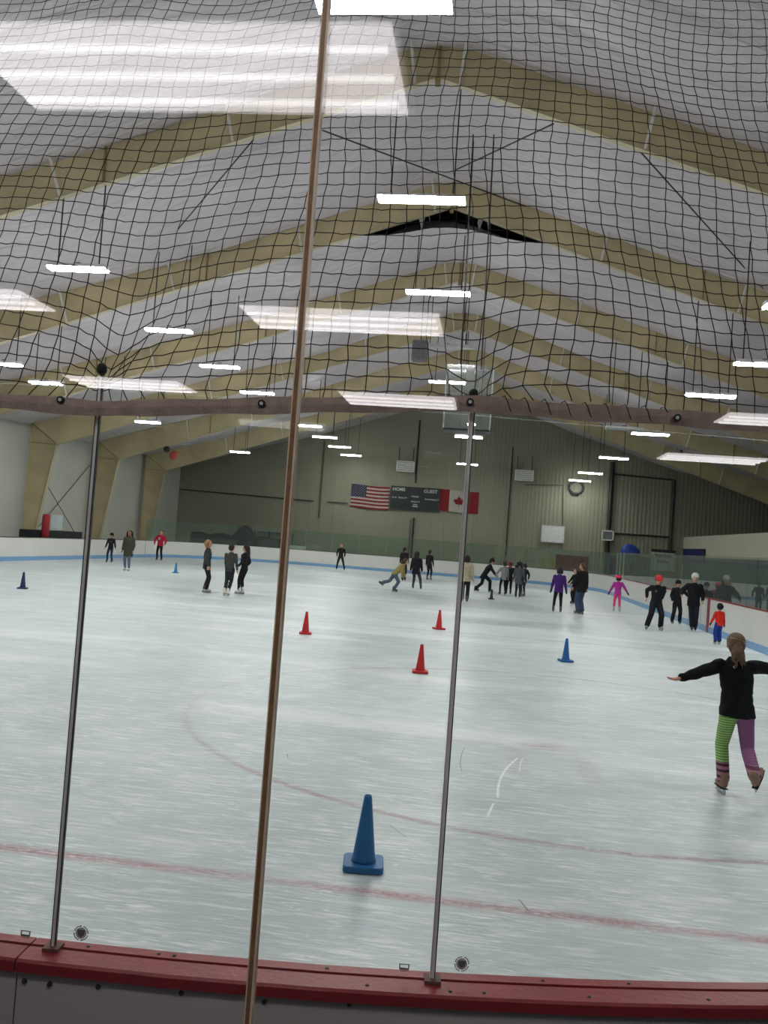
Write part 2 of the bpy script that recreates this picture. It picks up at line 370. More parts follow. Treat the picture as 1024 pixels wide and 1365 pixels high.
# bolts and scuffs on the outer face of the near boards
def bolt(parent, s, z):
    x, y, nx, ny = pos(s); m = MB()
    m.tube([(x+nx*0.087, y+ny*0.087, z), (x+nx*0.0935, y+ny*0.0935, z)], [0.0072, 0.005], 10)
    m.build('bolt', M_DARK, parent)
for px, py in ((27, 1311), (54, 1315), (122, 1321), (230, 1333)):
    P = atY(px, py, 2.055); s = s_find(lambda p: abs(p[0]-P.x)+(0 if p[1] < 6 else 100)); bolt(bA if P.x < -1.055 else bB, s, P.z)
for px, py in ((343, 1345), (452, 1354), (528, 1357), (540, 1357)):
    P = atY(px, py, 2.075); s = s_find(lambda p: abs(p[0]-P.x)+(0 if p[1] < 6 else 100)); bolt(bB, s, P.z)
def capscrew(parent, s, o, z):
    x, y, nx, ny = pos(s); m = MB(); m.lathe([(0.005, 0), (0.005, 0.002), (0.002, 0.003)], 10, (x+nx*o, y+ny*o, z)); m.build('screw', M_DARK, parent)
for X, o in ((-1.2, 0.012), (-0.93, 0.012), (-0.75, 0.012), (-0.5, 0.012), (-0.22, 0.075), (-0.32, 0.012), (-0.02, 0.078), (0.06, 0.078), (0.2, 0.012), (0.42, 0.012), (0.3, 0.075), (0.6, 0.075), (-1.15, 0.075), (-0.7, 0.012)):
    s = s_find(lambda p: abs(p[0]-X)+(0 if p[1] < 6 else 100)); capscrew(bA if X < -1.055 else bB, s, o, 1.104 if o < 0.03 else 1.1005)

# ------------------------------------------------------------------ near rink glass, posts, netting
G_RINK = glass('rink_glass_clear', (0.965, 0.985, 0.975), 1.45)
G_BOX = glass('clear_acrylic', (0.90, 0.92, 0.91), 1.49, 0.05, 0.06)
G_FAR = glass('rink_glass_green', (0.80, 0.89, 0.83), 1.45, 0.0, 0.03)
S_P = [s_find(lambda p: abs(p[0]-X)+(0 if p[1] < 6 else 100)) for X in (-3.80, -2.87, -1.935, -1.004, -0.073, 0.857, 1.77)]
names = ['', '', 'leftmost one in view, left of the thin metal post', 'between the two metal posts, brown seam crossing in front', 'right of the pale metal post at the middle', '']
for i in range(1, 5):
    lab = ['far left clear rink glass panel mostly outside the view', 'clear rink glass panel on the red ledge left of the left metal post',
           'clear rink glass panel on the red ledge between the two metal posts', 'clear rink glass panel on the red ledge right of the middle metal post'][i-1]
    gp = thing('rink_glass', lab, 'rink glass', (0,0,0), 'near rink glass panels')
    m = MB(); sweep(m, S_P[i]+0.009, S_P[i+1]-0.009, rect(0.030, 0.040, 1.0885, 2.50), 0.93); fixn(m.build('pane', G_RINK, gp))
    # etched safety-glass marks at the lower corners
    def mark_local(u, z):
        x0, y0, nx, ny = pos(S_P[i]+0.009); x1, y1, _, _ = pos(S_P[i+1]-0.009)
        T = Vector((x1-x0, y1-y0, 0)).normalized(); Nn = Vector((T.y, -T.x, 0))
        return Vector((x0, y0, 0))+Nn*0.0412+T*u+Vector((0,0,z)), T, Nn
    M_ETCH = mat('etched_mark', (104, 108, 108), 0.7); M_ETCHL = mat('etched_mark_pale', (196, 202, 202), 0.7)
    c, T, Nn = mark_local(0.058, 1.148)
    up = Vector((0,0,1)); m = MB()
    for k in range(28):
        if k % 7 == 6: continue
        a0, a1 = 2*pi*k/28, 2*pi*(k+0.72)/28
        q = [c+(T*cos(a)+up*sin(a))*r for a, r in ((a0, 0.0158), (a1, 0.0158), (a1, 0.0188), (a0, 0.0188))]
        m.prism(q, Nn*0.0006)
    sh = [(-0.0085, 0.0085), (-0.003, 0.0075), (0, 0.009), (0.003, 0.0075), (0.0085, 0.0085), (0.0095, 0.0), (0.006, -0.007), (0, -0.0105), (-0.006, -0.007), (-0.0095, 0)]
    m.prism([c+T*a+up*b for a, b in sh], Nn*0.0006)
    m.build('etched_logo', M_ETCH, gp, label='small round shield mark on the glass')
    m = MB(); m.prism([c+(T*cos(2*pi*k/24)+up*sin(2*pi*k/24))*0.0142 for k in range(24)], Nn*0.0003); m.build('etched_disc', M_ETCHL, gp)
    c, T, Nn = mark_local(0.915-0.055, 1.130); m = MB()
    for a, b, w, h in ((0, 0.009, 0.026, 0.002), (0, -0.002, 0.024, 0.005), (-0.011, 0.004, 0.003, 0.01), (0.011, 0.004, 0.003, 0.01), (0, -0.007, 0.018, 0.002)):
        m.prism([c+T*(a+sx*w/2)+up*(b+sz*h/2) for sx, sz in ((-1,-1),(1,-1),(1,1),(-1,1))], Nn*0.0006)
    m.build('etched_label', M_ETCH, gp, label='small rectangular etched mark')
M_PALEG = mat('pale_gasket', (206, 198, 196), 0.5)
plab = {1: 'metal glass post outside the left edge', 2: 'metal glass post beyond the left glass panel', 3: 'thin metal glass post at left with a dark netting knot on top', 4: 'thin pale metal glass post at the middle with a dark netting knot on top', 5: 'metal glass post beyond the right glass panel'}
for i in (2, 3, 4, 5):
    x, y, nx, ny = pos(S_P[i]); T = Vector((-ny, nx, 0)); Nn = Vector((nx, ny, 0))
    p = thing('glass_post', plab[i], 'post', (x, y, 1.088), 'near glass posts')
    def bar(a0, a1, o0, o1, z0, z1, name, mt, lb=None):
        m = MB(); m.prism([T*a0+Nn*o0+Vector((0,0,z0)), T*a1+Nn*o0+Vector((0,0,z0)), T*a1+Nn*o1+Vector((0,0,z0)), T*a0+Nn*o1+Vector((0,0,z0))], (0,0,z1-z0)); return fixn(m.build(name, mt, p, label=lb))
    bar(-0.0034, 0.0034, 0.030, 0.0405, 0.0, 1.44, 'channel', M_ALU)
    bar(-0.0064, -0.0038, 0.0305, 0.040, 0.0, 1.44, 'gasket', M_DARK if i != 4 else M_PALEG); bar(0.0038, 0.0064, 0.0305, 0.040, 0.0, 1.44, 'gasket', M_DARK)
    bar(-0.02, 0.02, 0.016, 0.056, -0.001, 0.022, 'base_clamp', mat('rusty_clamp', (98, 62, 50), 0.6), 'rusty clamp at the foot of the post')
    m = MB(); m.ell((nx*0.036, ny*0.036, 1.462), ((0.0135,0,0),(0,0.0135,0),(0,0,0.017)), 12, 8)
    m.build('post_cap', M_BLACK, p, True)
# netting
def net_y(X):
    p = pos(s_find(lambda q: abs(q[0]-X)+(0 if q[1] < 6 else 100)) ) if False else None
    d = max(0.0, X-(XR-RC)); base = YN+(RC-sqrt(max(0.1, RC*RC-d*d))); return base-0.035
BAR = [(-90, 531), (0, 534), (130, 545), (350, 541), (500, 539), (627, 538), (760, 549), (903, 557), (1024, 568), (1120, 576)]
BARP = []
for px, py in BAR:
    Yg = 2.1
    for _ in range(4): P = atY(px, py, Yg); Yg = net_y(P.x)-0.03
    BARP.append(P)
def bar_at(X):
    for a, b in zip(BARP, BARP[1:]):
        if X <= b.x: break
    t = (X-a.x)/(b.x-a.x); return a+(b-a)*t
KNOTS = [(Vector((pos(S_P[3])[0], pos(S_P[3])[1]-0.036, 2.548)), 0.19, 0.62), (Vector((pos(S_P[4])[0], pos(S_P[4])[1]-0.036, 2.548)), 0.17, 0.45)]
PITCHN = 0.0475
def net_pt(i, j):
    X = -2.45+i*PITCHN; t = j*PITCHN*0.895
    X += 0.012*sin(j*0.35+i*0.21)*min(1, j/6)+0.02*sin(j*0.11+1.3)
    b = bar_at(-2.45+i*PITCHN)
    z = b.z+0.012+t+0.010*sin(i*0.37+0.5*sin(j*0.3))+0.014*sin(i*0.13+j*0.08)
    y = net_y(X)+0.49*max(0, t-0.03)+0.012*sin(i*0.4+j*0.23)
    P = Vector((X, y, z))
    for kp, rad, am in KNOTS:
        dd = P-kp; d = sqrt((dd.x)**2+(dd.z*1.1)**2)
        w = am*exp(-(d/rad)**2)
        if j > 0: P = P-Vector((dd.x*w, dd.y*w, dd.z*w*0.9))
        # hanging slack above a knot
        if j > 0: P.z -= 0.05*exp(-(dd.x/0.07)**2)*exp(-((dd.z-0.1)/0.16)**2)
    return P
NI, NJ = 80, 46
grid = [[net_pt(i, j) for j in range(NJ)] for i in range(NI)]
m = MB(); RN = 0.00135
for i in range(NI): m.tube([grid[i][j]+Vector((0.002*sin(7*i+j*3), 0, 0)) for j in range(NJ)], RN, 4)
for j in range(1, NJ):
    pts = []
    for i in range(NI):
        pts.append(grid[i][j])
        if i < NI-1: pts.append((grid[i][j]+grid[i+1][j])/2-Vector((0,0,0.002+0.002*sin(i*1.7+j*2.1))))
    m.tube(pts, RN, 4)
kn = MB()
tag(m.build('safety_net', M_NET), 'black square mesh safety netting hanging above the glass', 'netting')
nb = thing('net_band', 'brown webbing band with eyelets along the foot of the safety netting', 'band')
m = MB(); N_ = 60; top = []; 
cols = []
for k in range(N_+1):
    X = BARP[0].x+(BARP[-1].x-BARP[0].x)*k/N_; b = bar_at(X); h2 = 0.0195+0.002*sin(k*0.9)
    cols.append([(b.x, b.y-0.007, b.z-h2), (b.x, b.y+0.005, b.z-h2*0.98), (b.x, b.y+0.005, b.z+h2*0.98), (b.x, b.y-0.007, b.z+h2), (b.x, b.y-0.011, b.z)])
vs = [p for c in cols for p in c]; n = 5
m.add(vs, [(i*n+k, (i+1)*n+k, (i+1)*n+(k+1) % n, i*n+(k+1) % n) for i in range(N_) for k in range(n)]+[tuple(range(n)), tuple(N_*n+k for k in range(n-1, -1, -1))])
fixn(m.build('webbing', M_BAND, nb))
for px, py in ((81, 533), (349, 538), (627, 536), (903, 557)):
    P = atY(px, py, 2.1); b = bar_at(P.x); 
    P = atY(px, py, b.y-0.012)
    e = MB(); nrm = Vector((0, -1, 0))
    e.tube([P+Vector((0,0.004,0)), P-Vector((0,0.004,0))], 0.0092, 18); g1_ = e.build('eyelet', M_BLACK, nb, label='black eyelet ring')
    e = MB(); e.tube([P-Vector((0,0.0042,0)), P-Vector((0,0.006,0))], 0.0044, 14); e.build('eyelet_core', mat('white_plastic', (235, 235, 235), 0.4), g1_)
lace = MB(); pts = []
for k in range(60):
    X = 0.0+0.42*k/59; b = bar_at(X); pts.append((X, b.y-0.003+0.010*cos(k*0.9), b.z+0.004+0.022*sin(k*0.9)))
lace.tube(pts, 0.0012, 4); lace.build('lacing', M_NET, nb)

# far rink glass, one thing per panel
s = S_RED-6.0; cnt = 0
def far_panel(s0, s1, label, group, ztop=2.45):
    m = MB(); sweep(m, s0, s1, rect(0.030, 0.044, 1.106, ztop), 0.5); return tag(fixn(m.build('rink_glass', G_FAR)), label, 'rink glass', group)
segs = [(S_R0-5.0, S_RED+6, 'greenish rink glass panel along the right side boards', 'glass along the right side'),
        (S_RED+6, S_R1, 'greenish rink glass panel on the side boards beyond the pale beanie adult', 'glass along the far right side'),
        (S_R1, S_F0, 'greenish rink glass panel on the far right curved boards', 'glass on the far right curve'),
        (S_F0, S_F1, 'greenish rink glass panel on the end boards below the scoreboard', 'glass on the end boards'),
        (S_F1, S_L0, 'greenish rink glass panel on the far left curved boards', 'glass on the far left curve'),
        (S_L0, S_LG+0.5, 'greenish rink glass panel behind the black hoodie and olive coat skaters', 'glass along the left side')]
for a, b, lab, grp in segs:
    n = max(1, round((b-a)/1.85)); 
    for k in range(n):
        far_panel(a+(b-a)*k/n+0.012, a+(b-a)*(k+1)/n-0.012, lab, grp)
for k in range(3):
    sx = S_R1-3.0-k*1.2; x, y, nx, ny = pos(sx); m = MB(); m.box((-0.03, -0.03, 0), (0.03, 0.03, 1.35))
    o = m.build('glass_post', M_ALU); o.location = (x+nx*0.07, y+ny*0.07, 1.106); tag(o, 'slim pale glass post on the right side boards before the blue tarp', 'post', 'slim posts by the blue tarp')

# ------------------------------------------------------------------ lobby window in front of the camera
G_WIN = glass('window_glass', (0.985, 0.99, 0.985), 1.9)
UL = -0.2335; YW = 0.80; xs = UL*YW
mb = MB(); mb.box((-1.6, YW, 0.75), (xs-0.0034, YW+0.008, 3.55)); struct('window_1', mb, G_WIN, 'left lobby window pane')
mb = MB(); mb.box((xs+0.0034, YW, 0.75), (1.6, YW+0.008, 3.55)); struct('window_2', mb, G_WIN, 'right lobby window pane')
mb = MB(); mb.box((xs-0.0021, YW-0.001, 0.75), (xs+0.0018, YW+0.009, 3.55)); struct('trim_1', mb, mat('brown_silicone', (118, 88, 62), 0.55, var=0.25, scale=60), 'brown silicone seam between the two window panes')
mb = MB(); mb.box((xs-0.0034, YW-0.0008, 0.75), (xs-0.0021, YW+0.0088, 3.55)); mb.box((xs+0.0018, YW-0.0008, 0.75), (xs+0.0034, YW+0.0088, 3.55)); struct('trim_2', mb, mat('pale_glass_edge', (196, 176, 150), 0.4, var=0.1, scale=40), 'pale pane edges beside the silicone seam')
# lobby behind the camera (mirrored in the window)
mb = MB(); mb.box((-8, -14, 0.40), (8, 0.95, 0.50)); struct('floor_lobby', mb, mat('lobby_carpet', (52, 50, 54), 0.9))
mb = MB(); mb.box((-8, -14, 3.66), (8, 1.0, 3.72)); struct('ceiling_lobby', mb, mat('lobby_ceiling', (70, 68, 68), 0.9))
mb = MB(); mb.box((-8, -14.1, 0.4), (8, -14.0, 3.7)); struct('wall_lobby', mb, mat('lobby_wall', (60, 58, 58), 0.9))
M_LOB = emit('lobby_lens_glow', (1.0, 0.935, 0.96), 1.75); M_LOBT = emit('lobby_tube_glow', (1.0, 0.955, 0.97), 3.0)
M_LOB_ADDED = emit('lobby_lens_added', (1.0, 0.96, 0.97), 9.0)  # stronger glow, only for the added unseen lobby lights
def lobby_light(x0, x1, yv0, yv1, label, lens=None):
    y1, y0 = 2*YW-yv0, 2*YW-yv1; z = 3.60
    t = thing('ceiling_light', label, 'light', ((x0+x1)/2, (y0+y1)/2, z), 'lobby ceiling lights')
    hx, hy = (x1-x0)/2, (y1-y0)/2; m = MB()
    m.box((-hx-0.02, -hy-0.02, 0.02), (hx+0.02, hy+0.02, 0.06)); m.build('housing', M_LAMPHOUSE, t)
    m = MB(); m.box((-hx, -hy, 0.008), (hx, hy, 0.019)); m.build('lens', lens or M_LOB, t)
    for q in (-0.62, 0.0, 0.62):
        m = MB(); m.tube([(-hx+0.02, q*hy, -0.004), (hx-0.02, q*hy, -0.004)], 0.011, 8); m.build('tube', M_LOBT, t)
lobby_light(-1.70, -0.37, 2.40, 2.91, 'large lobby ceiling light mirrored across the top left of the window')
lobby_light(-1.70, -0.41, 5.50, 6.07, 'lobby ceiling light mirrored at the middle of the netting')
lobby_light(-1.58, -0.43, 8.62, 9.35, 'lobby ceiling light mirrored on the webbing band at the middle')
lobby_light(-4.45, -3.14, 5.35, 5.85, 'lobby ceiling light mirrored at the left edge of the netting')
lobby_light(-4.44, -3.23, 8.54, 9.17, 'lobby ceiling light mirrored above the band by the left netting knot')
lobby_light(2.18, 3.50, 8.62, 9.25, 'lobby ceiling light mirrored at the right edge on the band')
lobby_light(-1.70, -0.40, 1.02, 1.42, 'added unseen lobby light brightening the near board from above at left', M_LOB_ADDED)  # added out of view to brighten the near board, posts and netting
lobby_light(0.95, 2.25, 1.02, 1.42, 'added unseen lobby light brightening the near board from above at right', M_LOB_ADDED)  # second added light, also unseen, for the same near parts
lobby_light(2.28, 3.60, 12.1, 12.85, 'lobby ceiling light mirrored as a long streak at the right edge')

# ------------------------------------------------------------------ building shell
def rib_material():
    return mat('corrugated_wall_paint', (140, 140, 120), 0.6, var=0.08, scale=0.4)
def end_wall():
    mb = MB(); top = lambda x: beam_z(x)+depth(x)+0.4
    prof = []; x = -25.6
    while x < 21.4:
        rib = x > -2.0
        if rib: prof += [(x, 0), (x+0.17, 0), (x+0.19, -0.05), (x+0.28, -0.05), (x+0.30, 0)]; x += 0.30
        else: prof += [(x, 0), (x+0.95, 0), (x+0.965, 0.012), (x+0.985, 0.012), (x+1.0, 0)]; x += 1.0
    prof.append((21.4, 0)); vs = []
    for a, d in prof: vs += [(a, YEND+d, -0.1), (a, YEND+d, top(a))]
    mb.add(vs, [(2*i, 2*i+2, 2*i+3, 2*i+1) for i in range(len(prof)-1)])
    struct('wall_back', mb, rib_material(), 'drab grey green end wall, ribbed on the right')
end_wall()
mb = MB(); mb.box((-25.75, 1.5, -0.1), (-25.6, YEND+0.3, 7.6)); struct('wall_left', mb, mat('left_wall_panel', (206, 206, 196), 0.7, var=0.06, scale=0.5), 'pale grey left wall of the arena')
mb = MB(); mb.box((21.6, 1.5, -0.1), (21.75, YEND+0.3, 7.6)); struct('wall_right', mb, mat('right_wall_panel', (110, 110, 98), 0.7, var=0.06, scale=0.5))
mb = MB(); mb.box((14.85, 12.0, -0.1), (15.0, YEND-0.05, 4.12)); struct('wall_side', mb, mat('white_block_wall', (196, 196, 176), 0.7, var=0.05, scale=0.6), 'low white wall of the side rooms beyond the right boards')
mb = MB(); mb.box((15.0, 12.0, 4.0), (21.6, YEND-0.05, 4.12)); struct('ceiling_side', mb, M_CONCRETE)
mb = MB(); mb.box((14.83, 12.0, 0.0), (14.849, 69.9, 2.149)); struct('trim_4', mb, mat('dark_wainscot', (62, 74, 72), 0.6), 'dark lower part of the low white wall')
mb = MB(); mb.box((14.82, 12.0, 2.15), (14.849, 69.9, 2.62)); struct('trim_3', mb, mat('navy_band', (30, 36, 84), 0.6), 'navy stripe along the low white wall')

# white vinyl roof liner
def liner_material():
    m = bpy.data.materials.new('vinyl_liner'); m.use_nodes = True; nt = m.node_tree; N = nt.nodes.new; L = nt.links.new
    b = nt.nodes['Principled BSDF']; b.inputs['Roughness'].default_value = 0.36; b.inputs['Specular IOR Level'].default_value = 0.55
    tc = N('ShaderNodeTexCoord'); mp = N('ShaderNodeMapping'); mp.inputs['Scale'].default_value = (0.25, 2.6, 0.25); L(tc.outputs['Object'], mp.inputs[0])
    n = N('ShaderNodeTexNoise'); n.inputs['Scale'].default_value = 1.0; n.inputs['Detail'].default_value = 6; n.inputs['Distortion'].default_value = 1.2; L(mp.outputs[0], n.inputs['Vector'])
    n2 = N('ShaderNodeTexNoise'); n2.inputs['Scale'].default_value = 0.35; L(tc.outputs['Object'], n2.inputs['Vector'])
    r = N('ShaderNodeMix'); r.data_type = 'RGBA'; r.inputs[6].default_value = (*lin((196, 188, 192)), 1); r.inputs[7].default_value = (*lin((218, 211, 214)), 1)
    L(n2.outputs['Fac'], r.inputs[0]); L(r.outputs[2], b.inputs['Base Color'])
    bp = N('ShaderNodeBump'); bp.inputs['Strength'].default_value = 0.9; bp.inputs['Distance'].default_value = 0.30
    L(n.outputs['Fac'], bp.inputs['Height']); L(bp.outputs[0], b.inputs['Normal']); return m
M_LINER = liner_material()
def liner_z(x, y):
    d = abs(x-X0)
    k = (y-Y1)/BAY; t = k-math.floor(k)
    z = beam_z(x)+depth(x)-0.025
    if d < 0.7: z -= (0.7-d)*0.25                       # flattened along the ridge
    z -= 0.30*sin(pi*t)*(0.6+0.4*sin(x*0.9+math.floor(k)*1.7))
    z += 0.05*sin(x*2.3+y*0.7)*sin(pi*t)+0.035*sin(y*3.1+0.8*x)*sin(pi*t)
    near = abs(2*t-1)**3
    ph = 1.4*sin(x*0.35+k*2)+0.9*sin(x*0.83+1.0)
    edge = min(1.0, min(t, 1-t)/0.05)
    z -= edge*(0.13*abs(sin(y*4.6+ph*1.6))**0.7+0.05*abs(sin(y*8.3+x*0.4+ph)))*(0.25+0.75*near)*(0.55+0.45*sin(x*0.5+3*math.floor(k)))
    z -= edge*0.16*abs(sin(y*2.1+ph*0.9))**0.6*(1-near)*(0.5+0.5*sin(x*0.7+math.floor(k)))
    # fallen flap behind the second frame
    Y2 = Y1+BAY; dy = y-Y2
    if 0 <= dy < 5:
        w = max(0, 1-abs((x-(-1.9))/5.2)**2.2); z -= 1.46*w*exp(-(dy/1.7)**2)
    return z
mb = MB()
for k in range(-2, 6):
    ya, yb = Y1+BAY*k+0.02, Y1+BAY*(k+1)-0.02
    ny = 84; xsamp = [X0-23.2+46.4*i/150 for i in range(151)]
    vs = []; 
    for j in range(ny+1):
        y = ya+(yb-ya)*j/ny
        for x in xsamp: vs.append((x, y, liner_z(x, y)))
    w = len(xsamp)
    mb.add(vs, [(j*w+i, (j+1)*w+i, (j+1)*w+i+1, j*w+i+1) for j in range(ny) for i in range(w-1)])
struct('ceiling', mb, M_LINER, 'sagging white vinyl roof liner between the frames', True)
mb = MB()
for sx in (-1, 1):
    a = [(X0, y, RZ+1.9) for y in (2.0, YEND+0.3)]; b = [(X0+sx*23.6, y, RZ+1.9-SL*23.6+0.9) for y in (YEND+0.3, 2.0)]
    mb.prism(a+b, (0, 0, 0.12))
struct('roof', fix := mb, mat('dark_roof_deck', (46, 44, 42), 0.8), 'dark roof deck above the liner')

# ------------------------------------------------------------------ steel frames
FLAB = ['nearest tan steel roof frame crossing high under the top lamps', 'second tan steel roof frame with the torn liner hanging behind it',
        'third tan steel roof frame beyond the torn liner', 'fourth tan steel roof frame with its left column beside the red post',
        'fifth tan steel roof frame with its left column behind the hoodie skater', 'last tan steel roof frame standing before the end wall']
def bez_rafter(sx, Y):
    pass
for k in range(6):
    Y = Y1+BAY*k
    fr = thing('roof_frame', FLAB[k], 'roof frame', (X0, Y, 0), 'tan steel roof frames')
    xs_ = [i*XK/12 for i in range(13)]
    for sx in (-1, 1):
        # web
        lo = [(sx*d, 0, beam_z(X0+d)) for d in xs_]; hi = [(sx*d, 0, beam_z(X0+d)+depth(X0+d)) for d in xs_]
        out = XK+1.55; hi_out = (sx*out, 0, beam_z(X0+out)+depth(X0+out))
        m = MB(); m.prism([(x, -0.012, z) for x, _, z in lo]+[(hi_out[0], -0.012, lo[-1][2]+0.05), (hi_out[0], -0.012, hi_out[2])]+[(x, -0.012, z) for x, _, z in reversed(hi)], (0, 0.024, 0))
        raf = fixn(m.build('rafter', M_TAN, fr))
        m = MB(); m.prism([(x, -0.09, z-0.012) for x, _, z in lo]+[(x, -0.09, z+0.014) for x, _, z in reversed(lo)], (0, 0.18, 0)); fixn(m.build('bottom_flange', M_TANL, raf, label='paler bottom flange'))
        m = MB(); m.prism([(x, -0.13, z-0.02) for x, _, z in hi]+[(x, -0.13, z) for x, _, z in reversed(hi)], (0, 0.26, 0)); fixn(m.build('top_flange', M_TAN, raf))
        # column
        kz = lo[-1][2]; bx = XK+1.02
        m = MB(); m.prism([(sx*XK, -0.012, kz), (sx*bx, -0.012, 0.0), (sx*out, -0.012, 0.0), (sx*out, -0.012, kz+0.05)], (0, 0.024, 0)); colo = fixn(m.build('column', M_TAN, fr))
        m = MB(); m.prism([(sx*XK, -0.13, kz), (sx*bx, -0.13, 0.0), (sx*(bx+0.03), -0.13, 0.0), (sx*(XK+0.03), -0.13, kz)], (0, 0.26, 0)); fixn(m.build('inner_flange', M_TANL, colo, label='paler inner flange'))
        m = MB(); m.box((min(sx*out, sx*(out+0.02)), -0.13, 0), (max(sx*out, sx*(out+0.02)), 0.13, hi_out[2])); m.build('outer_flange', M_TAN, colo)
        m = MB(); m.prism([(sx*XK, -0.10, kz-0.02), (sx*out, -0.10, kz+0.03), (sx*out, -0.10, kz+0.06), (sx*XK, -0.10, kz+0.01)], (0, 0.085, 0)); fixn(m.build('knee_stiffener', M_TAND, colo))
        m = MB(); m.prism([(sx*XK, -0.09, kz), (sx*(XK+0.04), -0.09, kz), (sx*(out), -0.09, hi_out[2]-0.05), (sx*(out-0.04), -0.09, hi_out[2]-0.05)], (0, 0.07, 0)); fixn(m.build('knee_stiffener', M_TAND, colo))
        # bolted splices and flange braces
        for d in (0.02, 8.3, 15.9):
            m = MB(); z = beam_z(X0+d); m.box((sx*d-0.016, -0.11, z+0.01), (sx*d+0.016, -0.013, z+depth(X0+d)-0.02)); m.build('splice_plate', M_TAND, raf)
        for d in (0.55, 5.0, 9.4, 13.2, 17.2):
            z = beam_z(X0+d)
            m = MB(); m.tube([(sx*d, -0.10, z+0.02), (sx*(d+0.12), -0.62, z+depth(X0+d)-0.10)], 0.042, 6); fixn(m.build('flange_brace', M_WHITEROD, fr, label='white diagonal flange brace'))
    m = MB(); m.box((-0.06, -0.15, RZ-0.20), (0.06, 0.0, RZ)); m.build('ridge_bracket', M_TAND, fr)
# flaps of liner hanging at the tear behind the second frame
Y2 = Y1+BAY
for k, (px, w, lab) in enumerate(((562, 0.42, 'grey scrap of torn liner hanging left of the gap'), (648, 0.40, 'grey scrap of torn liner hanging right of the gap'))):
    P = atY(px, 300, Y2+0.25); m = MB(); vs = []
    for j in range(9):
        for i in range(5):
            vs.append((P.x-w/2+w*i/4+(0.25 if k == 0 else -0.2)*(j/8)**2*0.5, Y2+0.25+0.05*sin(i*2.1+j), RZ+0.55-1.25*j/8*(0.75+0.25*sin(i*1.9))))
    m.add(vs, [(j*5+i, j*5+i+1, (j+1)*5+i+1, (j+1)*5+i) for j in range(8) for i in range(4)])
    m.add([(x, y+0.012, z) for x, y, z in vs], [(j*5+i, (j+1)*5+i, (j+1)*5+i+1, j*5+i+1) for j in range(8) for i in range(4)])
    tag(m.build('liner_flap', M_LINER, smooth=True), lab, 'torn liner')
# bracing rods under the liner and on the left wall
def rod(P, Q, label, r=0.02):
    m = MB(); m.tube([P, Q], r, 6); tag(m.build('brace_rod', M_DARK), label, 'brace rod')
rod(atY(850, 198, 21.3), atY(1018, 385, 29.0), 'dark bracing rod slanting down right between the first two frames')
rod(atY(738, 165, 21.3), atY(596, 232, 28.8), 'dark bracing rod slanting toward the ridge right of the hanger rods')
rod(atY(338, 186, 21.3), atY(200, 350, 29.0), 'dark bracing rod slanting down left between the first two frames')
rod(atY(420, 170, 21.3), atY(700, 275, 28.8), 'dark bracing rod crossing the ridge above the second frame')
YA, YB = Y1+3*BAY, Y1+4*BAY
rod(Vector((-25.5, YA+0.4, 0.3)), Vector((-25.5, YB-0.3, 5.6)), 'dark bracing rod rising to the right on the left wall')
rod(Vector((-25.45, YA+0.4, 5.4)), Vector((-25.45, YB-0.3, 0.3)), 'dark bracing rod falling to the right on the left wall')

# ------------------------------------------------------------------ hanging strip lamps
def strip_lamp(x, y, z, ln, w, label, lit=True, group='hanging strip lamps'):
    t = thing('strip_light', label, 'light', (x, y, z), group)
    m = MB(); m.prism([(-ln/2, -w/2, 0.03), (-ln/2, w/2, 0.03), (-ln/2, w*0.32, 0.12), (-ln/2, -w*0.32, 0.12)], (ln, 0, 0)); fixn(m.build('housing', M_LAMPHOUSE, t))
    m = MB(); m.prism([(-ln/2, -w/2+0.01, 0.029), (-ln/2, w/2-0.01, 0.029), (-ln/2, w*0.38, -0.03), (-ln/2, -w*0.38, -0.03)], (ln, 0, 0)); fixn(m.build('diffuser', M_LAMP if lit else M_OFF, t))
    top = beam_z(x)+depth(x)-0.15-z
    for sx in (-1, 1):
        m = MB(); m.tube([(sx*ln*0.36, 0, 0.1), (sx*ln*0.36, 0, top)], 0.019, 5); m.build('hanger_rod', M_DARK, t)
    m = MB(); m.box((-0.06, -0.05, 0.12), (0.06, 0.05, 0.17)); m.build('ballast_box', M_GREY, t)
    return t
D = 8.63
for u, e, lit, lab in ((-0.1642, 0.6223, True, 'strip lamp nearest the camera, cut by the top edge'), (-0.1037, 0.3937, True, 'strip lamp just above the second roof frame at the ridge'),
                       (-0.0770, 0.2865, True, 'strip lamp at the ridge below the torn liner gap'), (-0.0614, 0.2248, False, 'unlit strip lamp on the ridge line above the webbing band'),
                       (-0.0560, 0.1846, True, 'strip lamp at the ridge just above the middle netting knot')):
    Y = D/e; strip_lamp(u*Y, Y, HCAM+D-0.0, 2.2, 0.46, lab, lit)
D = 6.0
for u, e, lab in ((-0.0305, 0.1235, 'strip lamp seen through the glass above the flag with the leaf'), (-0.0300, 0.0928, 'farthest strip lamp of the ridge row, right above the flag with the leaf')):
    Y = D/e; strip_lamp(u*Y, Y, HCAM+D, 1.5, 0.34, lab)
D = 6.3
LL = ['strip lamp at left hanging over the second frame', 'strip lamp hanging left above the left netting knot', 'third strip lamp going up the left row', 'fourth strip lamp of the left row just over the band',
      'left row strip lamp peeking out under the band left of the brown seam', 'left row strip lamp right of the brown seam under the band', 'sixth strip lamp down the left row', 'second farthest strip lamp of the left row', 'farthest strip lamp of the left row above the striped flag']
for (u, e), lab in zip(((-0.5120, 0.2983), (-0.3925, 0.2289), (-0.3269, 0.1892), (-0.2794, 0.1607), (-0.2474, 0.1422), (-0.2159, 0.1256), (-0.1956, 0.1137), (-0.1772, 0.1035), (-0.1634, 0.0948)), LL):
    Y = D/e; strip_lamp(u*Y, Y, HCAM+D, 1.52, 0.36, lab)
D = 5.0
